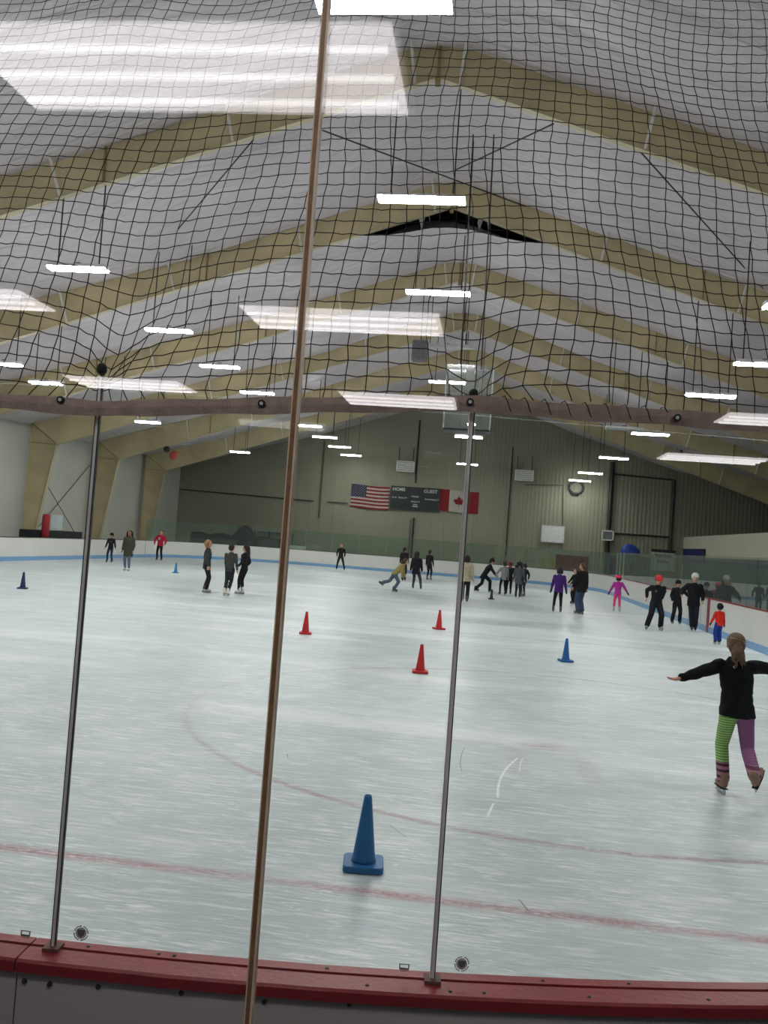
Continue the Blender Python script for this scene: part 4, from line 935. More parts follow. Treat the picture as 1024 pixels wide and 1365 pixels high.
def person(label, x, y, H, face, jacket=(30, 32, 34), pants=(24, 24, 28), hair=(40, 28, 22), style='short', boots=(225, 222, 216),
           hem=0.47, lean=0, side=0, hip=(0, 0), hipz=None, fl=(-0.055, 0.0, 0), fr=(0.055, 0.0, 0), fly=0, fry=0, hl=None, hr=None, pl=None, pr=None, kl=None, kr=None,
           hat=None, hatc=None, headyaw=0, nod=0, gloves=None, skin=None, hs=1.05, vox=0.0125, bvox=0.0105, loose=1.0, legw=1.0, cat='person', extra=None, flare=0.0, toe_l=0, toe_r=0, tpants=None):
    """H = stature without skates; all pose numbers are fractions of H in the body frame (right, forward, up)"""
    skin = skin or SKIN
    a = radians(face); F = Vector((sin(a), cos(a), 0)); R = Vector((cos(a), -sin(a), 0)); U = Vector((0, 0, 1))
    LIFT = 0.075
    def w(r, f, z): return (R*r+F*f+U*z)*H
    root = thing('person', label, cat, (x, y, 0))
    hz = (hipz if hipz is not None else 0.515)
    zb = LIFT/H
    hipc = w(hip[0], hip[1], hz)+U*LIFT
    sp = (U*cos(radians(lean))*cos(radians(side))+F*sin(radians(lean))+R*sin(radians(side))).normalized()
    Rr = (R-sp*R.dot(sp)).normalized(); Ff = sp.cross(Rr)*1.0
    Ff = U.cross(R) if False else (F-sp*F.dot(sp)).normalized()
    waist = hipc+sp*0.10*H; chest = hipc+sp*0.22*H; sh = hipc+sp*0.295*H; neck = hipc+sp*0.325*H
    hd = (sp*0.6+U*0.4).normalized(); headc = neck+hd*0.105*H*hs
    SL_, SR_ = sh-Rr*0.105*H, sh+Rr*0.105*H
    HL, HR = hipc-R*0.05*H-sp*0.01*H, hipc+R*0.05*H-sp*0.01*H
    def foot(f): return w(f[0], f[1], 0)+U*(LIFT+0.04*H+f[2]*H)
    AL, AR = foot(fl), foot(fr)
    KL, AL = ik(HL, AL, 0.245*H, 0.235*H, (w(*kl) if kl else F+R*-0.1)); KR, AR = ik(HR, AR, 0.245*H, 0.235*H, (w(*kr) if kr else F+R*0.1))
    hl = hl or (-0.165, 0.03, 0.0, 'rel'); hr = hr or (0.165, 0.03, 0.0, 'rel')
    def hand(h):
        if len(h) == 4: return hipc+w(h[0], h[1], -0.03+h[2])
        return w(h[0], h[1], h[2])+U*LIFT
    WL, WR = hand(hl), hand(hr)
    EL, WL = ik(SL_, WL, 0.165*H, 0.145*H, (w(*pl) if pl else -F*1.0-R*0.5)); ER, WR = ik(SR_, WR, 0.165*H, 0.145*H, (w(*pr) if pr else -F*1.0+R*0.5))
    ya = radians(face+headyaw); hF = Vector((sin(ya), cos(ya), 0)); hF = (hF-hd*hF.dot(hd)).normalized(); hR = hF.cross(hd).normalized()
    if nod: q = Quaternion(hR, radians(-nod)); hF = q @ hF; hU = q @ hd
    else: hU = hd
    # ---- body: one continuous surface with head, hands and fingers
    b = MB(); k = H
    loft(b, [(hipc-sp*0.05*k, R*0.06*k, F*0.05*k), (hipc, R*0.085*k, F*0.06*k), (waist, Rr*0.068*k, Ff*0.05*k), (chest, Rr*0.088*k, Ff*0.062*k), (sh, Rr*0.085*k, Ff*0.05*k), (neck, Rr*0.035*k, Ff*0.035*k)])
    capsule(b, neck-hd*0.02*k, headc-hU*0.02*k*hs, 0.032*k, 0.029*k)
    e = 0.0635*k*hs
    b.ell(headc+hU*0.022*k*hs-hF*0.006*k, (hR*e*0.87, hF*e*1.08, hU*e*0.98), 16, 12)
    b.ell(headc-hU*0.018*k*hs+hF*0.012*k*hs, (hR*e*0.70, hF*e*0.82, hU*e*0.82), 14, 10)
    capsule(b, headc+hF*0.062*k*hs+hU*0.012*k*hs, headc+hF*0.073*k*hs-hU*0.010*k*hs, 0.007*k*hs, 0.0105*k*hs, 8)
    for sx in (-1, 1): b.ell(headc+hR*sx*0.056*k*hs-hU*0.002*k, (hR*0.006*k*hs, hF*0.011*k*hs, hU*0.018*k*hs), 8, 6)
    for S0, E0, W0, sx in ((SL_, EL, WL, -1), (SR_, ER, WR, 1)):
        capsule(b, S0, E0, 0.030*k, 0.024*k); capsule(b, E0, W0, 0.024*k, 0.0165*k)
        d = (W0-E0).normalized(); side_ = (-F if abs(d.dot(F)) < 0.7 else U); side_ = (side_-d*side_.dot(d)).normalized(); pn = d.cross(side_)*sx
        pc = W0+d*0.028*k; b.ell(pc, (d*0.034*k, side_*0.024*k, pn*0.0125*k), 10, 8)
        curl = pn*-1
        for q, (off, ln) in enumerate(((-0.0195, 0.040), (-0.0068, 0.046), (0.0060, 0.043), (0.0185, 0.033))):
            p0 = pc+d*0.022*k+side_*off*k; p1 = p0+(d*0.9+curl*0.35*sx*sx).normalized()*ln*0.52*k+side_*off*0.25*k; p2 = p1+(d*0.7+curl*0.7).normalized()*ln*0.5*k
            capsule(b, p0, p1, 0.0062*k, 0.0058*k, 7); capsule(b, p1, p2, 0.0058*k, 0.0048*k, 7)
        tp = pc-d*0.006*k-side_*0.020*k; tm = tp+(d*0.55-side_*0.8).normalized()*0.022*k; capsule(b, tp, tm, 0.0078*k, 0.0068*k, 7); capsule(b, tm, tm+(d*0.9-side_*0.25+curl*0.3).normalized()*0.022*k, 0.0068*k, 0.0055*k, 7)
    for HH, K0, A0 in ((HL, KL, AL), (HR, KR, AR)):
        capsule(b, HH, K0, 0.047*k, 0.032*k); capsule(b, K0, A0, 0.031*k, 0.022*k)
    body = link('body', voxel(b, bvox*(H/1.7)), root); body.data.materials.append(skin)
    # face
    for sx in (-1, 1):
        m = MB(); m.ell(headc+hR*sx*0.0225*k*hs+hF*0.0655*k*hs*0.95+hU*0.010*k*hs, (hR*0.0095*k*hs, hF*0.004*k, hU*0.0055*k*hs), 8, 6); ey = m.build('eye', M_EYE, root, True)
        m = MB(); m.ell(headc+hR*sx*0.0235*k*hs+hF*0.0650*k*hs+hU*0.0245*k*hs, (hR*0.013*k*hs, hF*0.004*k, hU*0.003*k*hs), 8, 6); m.build('eyebrow', fabric(tuple(max(0, int(c*0.8)) for c in hair)), root, True)
    m = MB(); m.ell(headc+hF*0.066*k*hs-hU*0.034*k*hs, (hR*0.017*k*hs, hF*0.006*k*hs, hU*0.005*k*hs), 8, 6); m.build('mouth', M_LIP, root, True)
    # ---- jacket
    j = MB(); L_ = loose
    zc = hipc
    secs = []
    hemz = hem-0.515+ (0)  # relative to hip along the spine
    lo = hipc+sp*hemz*k
    low_c = Vector((lo.x, lo.y, lo.z))
    secs.append((low_c, R*(0.096+flare)*k*L_, F*(0.075+flare*0.8)*k*L_))
    secs.append((hipc+sp*max(hemz*0.5, hemz+0.02)*k, R*(0.100+flare*0.6)*k*L_, F*(0.077+flare*0.5)*k*L_))
    secs += [(waist, Rr*(0.089+flare*0.3)*k*L_, Ff*0.070*k*L_), (chest, Rr*0.104*k*L_, Ff*0.078*k*L_), (sh-sp*0.01*k, Rr*0.108*k*L_, Ff*0.064*k*L_), (sh+sp*0.022*k, Rr*0.068*k, Ff*0.050*k), (neck+sp*0.028*k, Rr*0.043*k, Ff*0.045*k)]
    loft(j, secs, 20)
    for S0, E0, W0 in ((SL_, EL, WL), (SR_, ER, WR)):
        capsule(j, S0-sp*0.004*k, E0, 0.046*k*L_, 0.036*k*L_); capsule(j, E0, W0-(W0-E0).normalized()*0.008*k, 0.036*k*L_, 0.026*k*L_)
    jk = link('jacket', folds(voxel(j, vox*(H/1.7), 3), 0.010, 10, x), root); jk.data.materials.append(fabric(jacket))
    # ---- trousers
    t = MB(); g = legw
    loft(t, [(hipc-U*0.055*k, R*0.070*k, F*0.062*k), (hipc-U*0.01*k, R*0.090*k, F*0.070*k), (hipc+sp*0.05*k, R*0.082*k, F*0.064*k)])
    for HH, K0, A0 in ((HL, KL, AL), (HR, KR, AR)):
        A1 = A0+(K0-A0).normalized()*0.012*k
        capsule(t, HH, K0, 0.059*k*(0.5+0.5*g), 0.041*k*g); capsule(t, K0, A1, 0.041*k*g, (0.032*k if g <= 1 else 0.039*k)*g)
    tr = link('trousers', folds(voxel(t, vox*(H/1.7), 2), 0.006 if not tpants else 0.0015, 12, y), root)
    if tpants:
        for mm in tpants['mats']: tr.data.materials.append(mm)
        for p in tr.data.polygons: p.material_index = tpants['fn'](p.center/k, (p.center-hipc).dot(R)/k)
    else: tr.data.materials.append(fabric(pants))
    # ---- skates
    for nm, A0, K0, yaw, toe in (('l', AL, KL, fly, toe_l), ('r', AR, KR, fry, toe_r)):
        fy = radians(face+yaw); fF = Vector((sin(fy), cos(fy), 0)); fR = Vector((cos(fy), -sin(fy), 0)); fU = Vector((0,0,1))
        if toe: q = Quaternion(fR, radians(-toe)); fF = q @ fF; fU = q @ fU
        m = MB(); s_ = k
        base = A0-fU*0.040*s_
        capsule(m, A0+fU*(0.045 if not tpants else 0.026)*s_-fF*0.004*s_, base+fU*0.018*s_-fF*0.012*s_, 0.035*s_, 0.029*s_, 10)
        m.ell(base+fU*0.012*s_+fF*0.045*s_, (fR*0.026*s_, fF*0.072*s_, fU*0.024*s_), 10, 7)
        m.ell(base+fU*0.016*s_-fF*0.012*s_, (fR*0.026*s_, fF*0.034*s_, fU*0.028*s_), 10, 7)
        bt = link('skate', voxel(m, 0.011*(H/1.7), 1), root); bt.data.materials.append(mat('boot_%d_%d_%d' % boots, boots, 0.5, var=0.08))
        m = MB(); sole = base-fU*0.010*s_
        m.prism([sole+fR*sx*0.02*s_+fF*q*s_ for sx, q in ((-1, -0.045), (1, -0.045), (1.1, 0.05), (0.7, 0.112), (-0.7, 0.112), (-1.1, 0.05))], -fU*0.006); fixn(m.build('sole', M_BLACK, bt))
        m = MB(); lowz = 0.075-0.010-0.006; bt0 = sole-fU*0.006
        dep = max(0.02, 0.075-0.010*s_-0.006-0.002)
        m.prism([bt0-fR*0.003+fF*-0.045*s_-fU*0.0, bt0-fR*0.003+fF*-0.05*s_-fU*dep*0.85, bt0-fR*0.003+fF*-0.035*s_-fU*dep, bt0-fR*0.003+fF*0.095*s_-fU*dep, bt0-fR*0.003+fF*0.115*s_-fU*dep*0.75, bt0-fR*0.003+fF*0.10*s_-fU*dep*0.5, bt0-fR*0.003+fF*0.085*s_, bt0-fR*0.003+fF*0.045*s_, bt0-fR*0.003+fF*0.03*s_-fU*dep*0.5, bt0-fR*0.003+fF*-0.005*s_-fU*dep*0.5, bt0-fR*0.003+fF*-0.012*s_], fR*0.006)
        bm = bmesh.new(); mm_ = m.mesh('blade', M_BLADE); bm.from_mesh(mm_); bmesh.ops.triangulate(bm, faces=bm.faces); bmesh.ops.recalc_face_normals(bm, faces=bm.faces); bm.to_mesh(mm_); bm.free(); link('blade', mm_, bt)
    # ---- gloves
    if gloves:
        for E0, W0 in ((EL, WL), (ER, WR)):
            d = (W0-E0).normalized(); m = MB(); capsule(m, W0, W0+d*0.05*k, 0.023*k, 0.026*k); capsule(m, W0+d*0.05*k, W0+d*0.085*k, 0.026*k, 0.017*k); capsule(m, W0+d*0.02*k-F*0.01*k, W0+d*0.045*k-F*0.035*k, 0.012*k, 0.010*k)
            gl = link('glove', voxel(m, 0.011*H/1.7), root); gl.data.materials.append(fabric(gloves))
    # ---- hair / hat
    hm = MB(); c0 = headc+hU*0.026*k*hs-hF*0.012*k*hs
    if style != 'none':
        hm.ell(c0, (hR*e*0.96, hF*e*1.06, hU*e*1.02), 16, 12)
        hm.ell(c0-hF*0.02*k*hs-hU*0.02*k*hs, (hR*e*0.92, hF*e*0.85, hU*e*0.95), 14, 10)
        if style == 'long':
            for q in (-0.045, -0.015, 0.015, 0.045): capsule(hm, c0-hF*0.035*k+hR*q*k, c0-hF*0.062*k-hU*0.15*k+hR*q*1.15*k, 0.028*k, 0.018*k)
        if style == 'bob': 
            for sx in (-1, 0, 1): hm.ell(c0+hR*sx*0.045*k-hF*0.018*k-hU*0.045*k, (hR*0.035*k, hF*0.05*k, hU*0.06*k), 12, 9)
        if style == 'curly':
            rnd = random.Random(3)
            for q in range(26):
                an = rnd.uniform(0, 2*pi); el = rnd.uniform(-0.9, 0.9); v = hR*cos(an)*cos(el)*1.1-hF*abs(sin(an)*cos(el))+hU*sin(el)
                hm.ell(c0-hU*0.02*k+v*0.06*k, (hR*0.024*k, hF*0.024*k, hU*0.026*k), 8, 6)
            for sx in (-1, 1): capsule(hm, c0+hR*sx*0.06*k, c0+hR*sx*0.072*k-hU*0.10*k-hF*0.01*k, 0.034*k, 0.026*k)
        if style == 'bun': hm.ell(c0-hF*0.07*k+hU*0.02*k, (hR*0.03*k, hF*0.028*k, hU*0.03*k), 10, 8)
        if style == 'ponytail':
            capsule(hm, c0-hF*0.058*k, c0-hF*0.085*k-hU*0.03*k, 0.022*k, 0.026*k); capsule(hm, c0-hF*0.085*k-hU*0.03*k, c0-hF*0.085*k-hU*0.13*k, 0.026*k, 0.010*k)
        ho = link('hair', voxel(hm, 0.010*(H/1.7), 2), root); ho.data.materials.append(mat('hair_%d_%d_%d' % hair, hair, 0.7, var=0.35, scale=40, bump=0.4, bscale=90))
        # keep the face clear of hair
        bm = bmesh.new(); bm.from_mesh(ho.data)
        kill = [v for v in bm.verts if (v.co-headc).dot(hF) > 0.020*k*hs and (v.co-headc).dot(hU) < 0.038*k*hs and abs((v.co-headc).dot(hR)) < 0.050*k*hs]
        bmesh.ops.delete(bm, geom=kill, context='VERTS'); bm.to_mesh(ho.data); bm.free()
    if hat:
        m = MB()
        ce = headc+hU*0.040*k*hs-hF*0.004*k*hs
        m.ell(ce, (hR*e*1.08, hF*e*1.2, hU*e*1.05), 16, 12)
        if hat == 'beanie': m.ell(headc+hU*0.034*k*hs, (hR*e*1.13, hF*e*1.22, hU*e*0.32), 16, 8)
        if hat == 'cap': m.ell(headc+hU*0.030*k*hs+hF*0.075*k*hs, (hR*e*0.8, hF*e*0.75, hU*e*0.12), 12, 6)
        if hat == 'brim': m.ell(headc+hU*0.026*k*hs, (hR*e*1.75, hF*e*1.75, hU*e*0.22), 18, 6); 
        if hat == 'helmet': m.ell(ce-hU*0.02*k*hs-hF*0.01*k, (hR*e*1.2, hF*e*1.25, hU*e*1.15), 16, 12)
        if hat == 'hood':
            m.ell(headc-hF*0.012*k, (hR*e*1.16, hF*e*1.12, hU*e*1.25), 16, 12); m.ell(neck, (hR*0.075*k, hF*0.065*k, hU*0.04*k), 12, 8)
        if hat == 'eared':
            for sx in (-1, 1): capsule(m, ce+hR*sx*0.035*k+hU*0.04*k, ce+hR*sx*0.05*k+hU*0.095*k, 0.02*k, 0.008*k)
        hto = link({'beanie': 'knit_hat', 'cap': 'cap', 'brim': 'brimmed_hat', 'helmet': 'helmet', 'hood': 'hood', 'eared': 'knit_hat'}[hat], voxel(m, 0.010*(H/1.7), 2), root); hto.data.materials.append(fabric(hatc))
        bm = bmesh.new(); bm.from_mesh(hto.data); lim = 0.028 if hat != 'hood' else 0.07
        kill = [v for v in bm.verts if (v.co-headc).dot(hF) > 0.02*k*hs and (v.co-headc).dot(hU) < lim*k*hs and abs((v.co-headc).dot(hR)) < 0.048*k*hs]
        if hat in ('helmet', 'hood'): bmesh.ops.delete(bm, geom=kill, context='VERTS')
        bm.to_mesh(hto.data); bm.free()
    root['_'] = 0; del root['_']
    if extra: extra(dict(root=root, k=k, R=R, F=F, U=U, sp=sp, Rr=Rr, Ff=Ff, hipc=hipc, waist=waist, chest=chest, sh=sh, neck=neck, headc=headc, hU=hU, hF=hF, hR=hR, KL=KL, KR=KR, AL=AL, AR=AR, WL=WL, WR=WR, EL=EL, ER=ER, SL=SL_, SR=SR_))
    return root
def patch(name, rgb, along, up, w_, h_, d=0.078, base='chest', label=None):
    """small printed or sewn patch lying on the garment front (d>0) or back (d<0)"""
    def fn(q):
        m = MB(); c = q[base]+q['Rr']*along*q['k']+q['sp']*up*q['k']+q['Ff']*d*q['k']; n = q['Ff']*(1 if d > 0 else -1)
        m.prism([c+q['Rr']*sx*w_*q['k']/2+q['sp']*sz*h_*q['k']/2-n*0.012 for sx, sz in ((-1,-1),(1,-1),(1,1),(-1,1))], n*0.018); fixn(m.build(name, fabric(rgb), q['root'], label=label))
    return fn
BK = (20, 20, 24)
def P_(lab, px, py, **kw):
    x, y = gz(px, py); return person(lab, min(x, XR-kw.pop('gap', 0.0)), y, **kw)
WHITEB, BLACKB = (222, 220, 214), (30, 30, 32)
P_('child in black hoodie and dark jeans standing before the left boards', 146, 750, H=1.38, face=178, jacket=(24, 22, 28), pants=(34, 42, 62), hair=(24, 20, 20), hat='beanie', hatc=(20, 20, 22), boots=BLACKB, hs=1.1, fl=(-0.08, 0, 0), fr=(0.085, 0.05, 0), hl=(-0.20, 0.04, 0.0, 'rel'), hr=(0.20, 0.04, 0.0, 'rel'), extra=patch('chest_print', (120, 118, 120), 0, 0.01, 0.11, 0.018, 0.076))
P_('person in long olive green coat with big dark curly hair', 169, 761, H=1.66, face=180, jacket=(62, 62, 50), pants=(92, 98, 116), hair=(34, 26, 22), style='curly', boots=WHITEB, hem=0.34, flare=0.012, loose=1.18, hl=(-0.14, 0.05, 0.03, 'rel'), hr=(0.14, 0.05, 0.03, 'rel'), skin=SKIND)
P_('person in red jacket and black leggings standing far left', 212, 747, H=1.68, face=180, jacket=(178, 34, 62), pants=BK, hair=(34, 26, 24), boots=BLACKB, loose=1.12, fl=(-0.085, 0, 0), fr=(0.085, 0, 0), hl=(-0.19, 0.06, 0.06, 'rel'), hr=(0.19, 0.06, 0.06, 'rel'), pl=(-1, -0.4, 0.2), pr=(1, -0.4, 0.2), extra=patch('chest_patch', (224, 214, 212), 0.02, 0.0, 0.05, 0.09, 0.086))
P_('woman with curly fair hair in dark jacket, left of the group of three', 273, 790, H=1.63, face=82, jacket=(56, 60, 60), pants=(34, 34, 40), hair=(150, 104, 66), style='curly', boots=(190, 190, 186), fl=(-0.05, -0.02, 0), fr=(0.05, 0.03, 0), hem=0.44, legw=1.12, loose=1.05, hl=(-0.12, 0.02, 0.0, 'rel'), hr=(0.15, 0.05, 0.0, 'rel'))
P_('woman with tied back hair seen from behind, in the middle of the group of three', 301, 794, H=1.56, face=5, jacket=(66, 66, 64), pants=(40, 40, 44), hair=(44, 34, 28), style='bun', boots=WHITEB, hip=(0.05, 0), loose=0.92, fl=(-0.03, -0.02, 0), fr=(0.04, 0.01, 0), hem=0.46, hl=(-0.11, 0.05, 0.0, 'rel'), hr=(0.17, -0.02, -0.02, 'rel'))
P_('woman with long dark hair and black jacket, right of the group of three', 320, 792, loose=0.92, H=1.55, face=285, jacket=(30, 32, 36), pants=(26, 26, 30), hair=(28, 20, 18), style='long', boots=WHITEB, hip=(0.0, -0.06), fl=(-0.03, 0.02, 0), fr=(0.03, -0.04, 0), hem=0.46, hl=(-0.12, 0.09, 0.08, 'rel'), hr=(0.13, 0.05, 0.06, 'rel'), extra=patch('hip_print', (190, 190, 190), -0.05, -0.06, 0.06, 0.015, 0.074, 'hipc'))
P_('lone skater in black striding near the far end boards', 453, 760, H=1.70, face=172, jacket=(30, 30, 34), pants=(30, 32, 38), hair=(70, 50, 40), boots=BLACKB, fl=(-0.17, 0.03, 0), fr=(0.13, -0.02, 0), hipz=0.48, hl=(-0.15, -0.08, 0.05, 'rel'), hr=(0.15, -0.08, 0.05, 'rel'))
P_('dark clad person with ponytail behind the mustard jacket skater', 537, 771, H=1.72, face=20, jacket=(34, 30, 38), pants=(30, 28, 36), hair=(40, 30, 26), style='ponytail', boots=WHITEB, loose=1.06, fr=(0.08, 0.02, 0))
P_('skater in mustard jacket leaning forward with one leg kicked back', 524, 789, H=1.58, face=88, jacket=(150, 136, 84), pants=(86, 96, 110), hair=(70, 52, 40), style='bob', boots=(44, 42, 44), lean=42, hip=(0, 0.02), hipz=0.46, loose=1.2, fl=(-0.04, -0.34, 0.13), fr=(0.03, 0.02, 0), kl=(0, 0.5, -0.8), toe_l=-60, hl=(-0.10, 0.28, 0.36), hr=(0.10, 0.24, 0.30), gloves=(40, 30, 26), nod=-10, legw=1.15)
P_('person with long dark hair in black jacket and dark leggings, striding', 552, 785, H=1.70, face=8, jacket=(30, 27, 36), pants=(56, 58, 70), hair=(36, 27, 27), style='long', boots=(60, 60, 64), hip=(0.02, 0), hipz=0.48, fl=(-0.04, 0.02, 0), fr=(0.20, -0.06, 0.0), hem=0.40, loose=1.1, flare=0.008, lean=6)
P_('slim boy in black standing apart near the end boards', 571, 773, H=1.66, face=30, jacket=(24, 24, 26), pants=(26, 26, 30), hair=(36, 30, 26), boots=(120, 118, 116), fl=(-0.06, 0, 0), fr=(0.08, 0.02, 0), hem=0.43)
P_('person in cream jacket with dark bob hair, standing right of the middle post', 619, 803, H=1.70, face=2, jacket=(170, 160, 136), pants=(34, 34, 42), hair=(30, 24, 22), style='bob', boots=(90, 88, 88), hem=0.44, loose=1.14, flare=0.006, hl=(-0.17, 0.02, -0.02, 'rel'), hr=(0.17, 0.02, -0.02, 'rel'), legw=1.08)
P_('tall skater in black bending over to hold the hand of the child in grey', 645, 789, H=1.72, face=82, jacket=(22, 23, 28), pants=(24, 25, 30), hair=(28, 22, 22), hat='eared', hatc=(26, 24, 28), boots=BLACKB, lean=30, hipz=0.45, hip=(0, -0.02), fl=(-0.02, -0.24, 0), fr=(0.04, 0.16, 0), hem=0.40, loose=1.12, legw=1.15, hl=(-0.05, 0.36, 0.44), hr=(0.05, 0.34, 0.40), kl=(0, 1, 0.3))
P_('child in light grey jacket holding the hand of the tall bending skater', 670, 793, H=1.46, face=340, jacket=(136, 138, 142), pants=BK, hair=(30, 24, 24), style='ponytail', boots=BLACKB, hs=1.06, fl=(-0.10, 0, 0), fr=(0.10, 0.02, 0), hl=(-0.24, 0.10, 0.10, 'rel'), legw=0.92, hem=0.44)
P_('child in black jacket with pink headscarf in the huddle', 678, 793, H=1.48, face=355, jacket=(32, 32, 38), pants=(26, 26, 32), hair=(40, 30, 30), hat='hood', hatc=(150, 70, 82), boots=BLACKB, hs=1.05, fl=(-0.08, 0, 0))
P_('child in dark grey coat at the middle of the huddle', 690, 797, H=1.54, face=10, jacket=(84, 86, 92), pants=(38, 38, 44), hair=(26, 20, 22), style='curly', boots=BLACKB, hem=0.36, flare=0.006)
P_('child in black jacket at the right end of the huddle', 697, 795, H=1.44, face=330, jacket=(30, 30, 36), pants=(50, 50, 58), hair=(32, 26, 26), style='ponytail', boots=(120, 120, 122), hs=1.05, hr=(0.2, 0.04, 0.05, 'rel'))
P_('tall skater in black at the back of the huddle', 690, 787, H=1.5, face=180, jacket=(36, 32, 40), pants=(26, 26, 30), hair=(30, 24, 24), style='bob', boots=BLACKB)
P_('person in purple jacket and black leggings seen from behind', 743, 817, H=1.54, face=2, jacket=(66, 34, 104), pants=(22, 21, 25), hair=(28, 20, 28), style='bob', boots=(84, 80, 82), hem=0.44, loose=1.08, legw=0.92, fl=(-0.10, 0.0, 0), fr=(0.07, -0.04, 0), hl=(-0.18, 0.02, -0.02, 'rel'), hr=(0.18, 0.02, -0.02, 'rel'), gloves=(30, 22, 40))
P_('tall man in black jacket and blue jeans standing side on', 773, 819, H=1.76, face=318, jacket=(24, 24, 27), pants=(60, 74, 100), hair=(70, 58, 50), boots=(120, 114, 106), hem=0.42, loose=1.2, legw=1.25, fl=(-0.04, 0.02, 0), fr=(0.05, -0.01, 0), headyaw=-25, hl=(-0.13, 0.1, 0.04, 'rel'), hr=(0.16, 0.0, 0.0, 'rel'))
P_('person in black mostly hidden behind the tall man in jeans', 765, 805, H=1.42, face=240, jacket=(26, 25, 28), pants=(26, 26, 30), hair=(60, 44, 36), boots=BLACKB, hl=(-0.06, 0.22, 0.06, 'rel'), hr=(0.06, 0.22, 0.09, 'rel'), legw=1.15)
P_('child in magenta jacket with hot pink leggings and pink hat', 822, 816, H=1.33, face=4, jacket=(176, 52, 150), pants=(222, 62, 120), hair=(40, 26, 30), style='bob', hat='brim', hatc=(226, 52, 100), boots=(180, 176, 176), hs=1.12, loose=1.05, legw=0.95, fl=(-0.085, 0, 0), fr=(0.085, 0.0, 0), hl=(-0.25, 0.02, 0.02, 'rel'), hr=(0.30, 0.02, 0.04, 'rel'), gloves=(70, 34, 76))
P_('man in red cap and black clothes skating toward the camera', 873, 840, H=1.66, face=176, jacket=(27, 26, 33), pants=(28, 28, 35), hair=(40, 32, 28), hat='cap', hatc=(196, 56, 60), boots=(170, 170, 170), lean=14, hipz=0.47, hip=(0, -0.03), loose=1.12, legw=1.3, fl=(-0.10, 0.0, 0), fr=(0.16, 0.04, 0), fry=25, fly=-15, hl=(-0.14, -0.12, 0.12, 'rel'), hr=(0.15, -0.12, 0.12, 'rel'), nod=10, headyaw=-10, extra=patch('chest_logo', (150, 130, 120), 0.05, 0.03, 0.02, 0.03, 0.09))
P_('shorter person in black holding on to the right boards', 901, 832, gap=0.33, H=1.40, face=170, jacket=(25, 24, 29), pants=(25, 25, 30), hair=(22, 18, 18), hat='beanie', hatc=(22, 21, 24), boots=BLACKB, loose=1.12, legw=1.2, fl=(-0.09, 0, 0), fr=(0.11, 0.02, 0), hl=(-0.30, 0.06, 0.14, 'rel'), hr=(0.15, 0.08, 0.05, 'rel'))
P_('person in black winter coat and pale beanie leaning near the right boards', 937, 842, gap=0.42, H=1.70, face=186, jacket=(22, 23, 27), pants=(27, 30, 42), hair=(34, 26, 24), hat='beanie', hatc=(186, 186, 184), boots=(46, 46, 50), hem=0.42, loose=1.2, legw=1.08, fl=(-0.035, 0, 0), fr=(0.03, 0.03, 0), hip=(0.02, 0), hl=(-0.15, 0.06, 0.06, 'rel'), hr=(0.24, 0.10, 0.14, 'rel'))
P_('small child in bright red jacket, blue trousers and black helmet', 957, 859, H=0.97, face=345, jacket=(214, 44, 34), pants=(32, 58, 140), hair=(40, 28, 24), hat='helmet', hatc=(24, 24, 27), boots=(40, 38, 42), hs=1.22, loose=1.15, legw=1.4, hem=0.45, fl=(-0.075, 0, 0), fr=(0.06, 0.02, 0), hl=(-0.24, 0.06, -0.03, 'rel'), hr=(0.18, 0.03, -0.02, 'rel'), gloves=(60, 34, 60))
# spectators behind the right-hand glass
person('spectator in dark coat leaning behind the right glass', 9.2, 24.2, 1.66, 330, jacket=(22, 24, 26), pants=(22, 22, 26), hair=(26, 24, 24), lean=24, hipz=0.46, hip=(0, -0.05), boots=BLACKB, loose=1.25, hat='hood', hatc=(24, 26, 28), vox=0.016, bvox=0.016)
person('spectator in dark coat standing low at the right edge behind the glass', 8.9, 21.6, 1.36, 300, jacket=(24, 26, 28), pants=(22, 22, 26), hair=(26, 24, 24), boots=BLACKB, loose=1.2, lean=12, vox=0.016, bvox=0.016)

# ---- the girl in the foreground, posed joint by joint in her own plane
GX, GY = gz(963, 1058)
GH = 1.44
def gpt(px, py, dy=0.0):
    p = atY(px, py, GY+dy); return ((p.x-GX)/GH, dy/GH, (p.z-0.075)/GH)
hipp = gpt(984, 948); wl = gpt(897, 907, -0.12); wr = gpt(1000, 893, 0.20); el = gpt(1022, 893)
footr = gpt(1007, 1036, -0.24)
def stripes(name, c1, c2, period, duty):
    m = bpy.data.materials.new(name); m.use_nodes = True; nt = m.node_tree; N = nt.nodes.new; L = nt.links.new; b = nt.nodes['Principled BSDF']; b.inputs['Roughness'].default_value = 0.8
    tc = N('ShaderNodeTexCoord'); sp_ = N('ShaderNodeSeparateXYZ'); L(tc.outputs['Object'], sp_.inputs[0])
    d = N('ShaderNodeMath'); d.operation = 'DIVIDE'; d.inputs[1].default_value = period; L(sp_.outputs[2], d.inputs[0])
    f = N('ShaderNodeMath'); f.operation = 'FRACT'; L(d.outputs[0], f.inputs[0])
    g = N('ShaderNodeMath'); g.operation = 'GREATER_THAN'; g.inputs[1].default_value = duty; L(f.outputs[0], g.inputs[0])
    mx = N('ShaderNodeMix'); mx.data_type = 'RGBA'; mx.inputs[6].default_value = (*lin(c1), 1); mx.inputs[7].default_value = (*lin(c2), 1); L(g.outputs[0], mx.inputs[0]); L(mx.outputs[2], b.inputs['Base Color']); return m
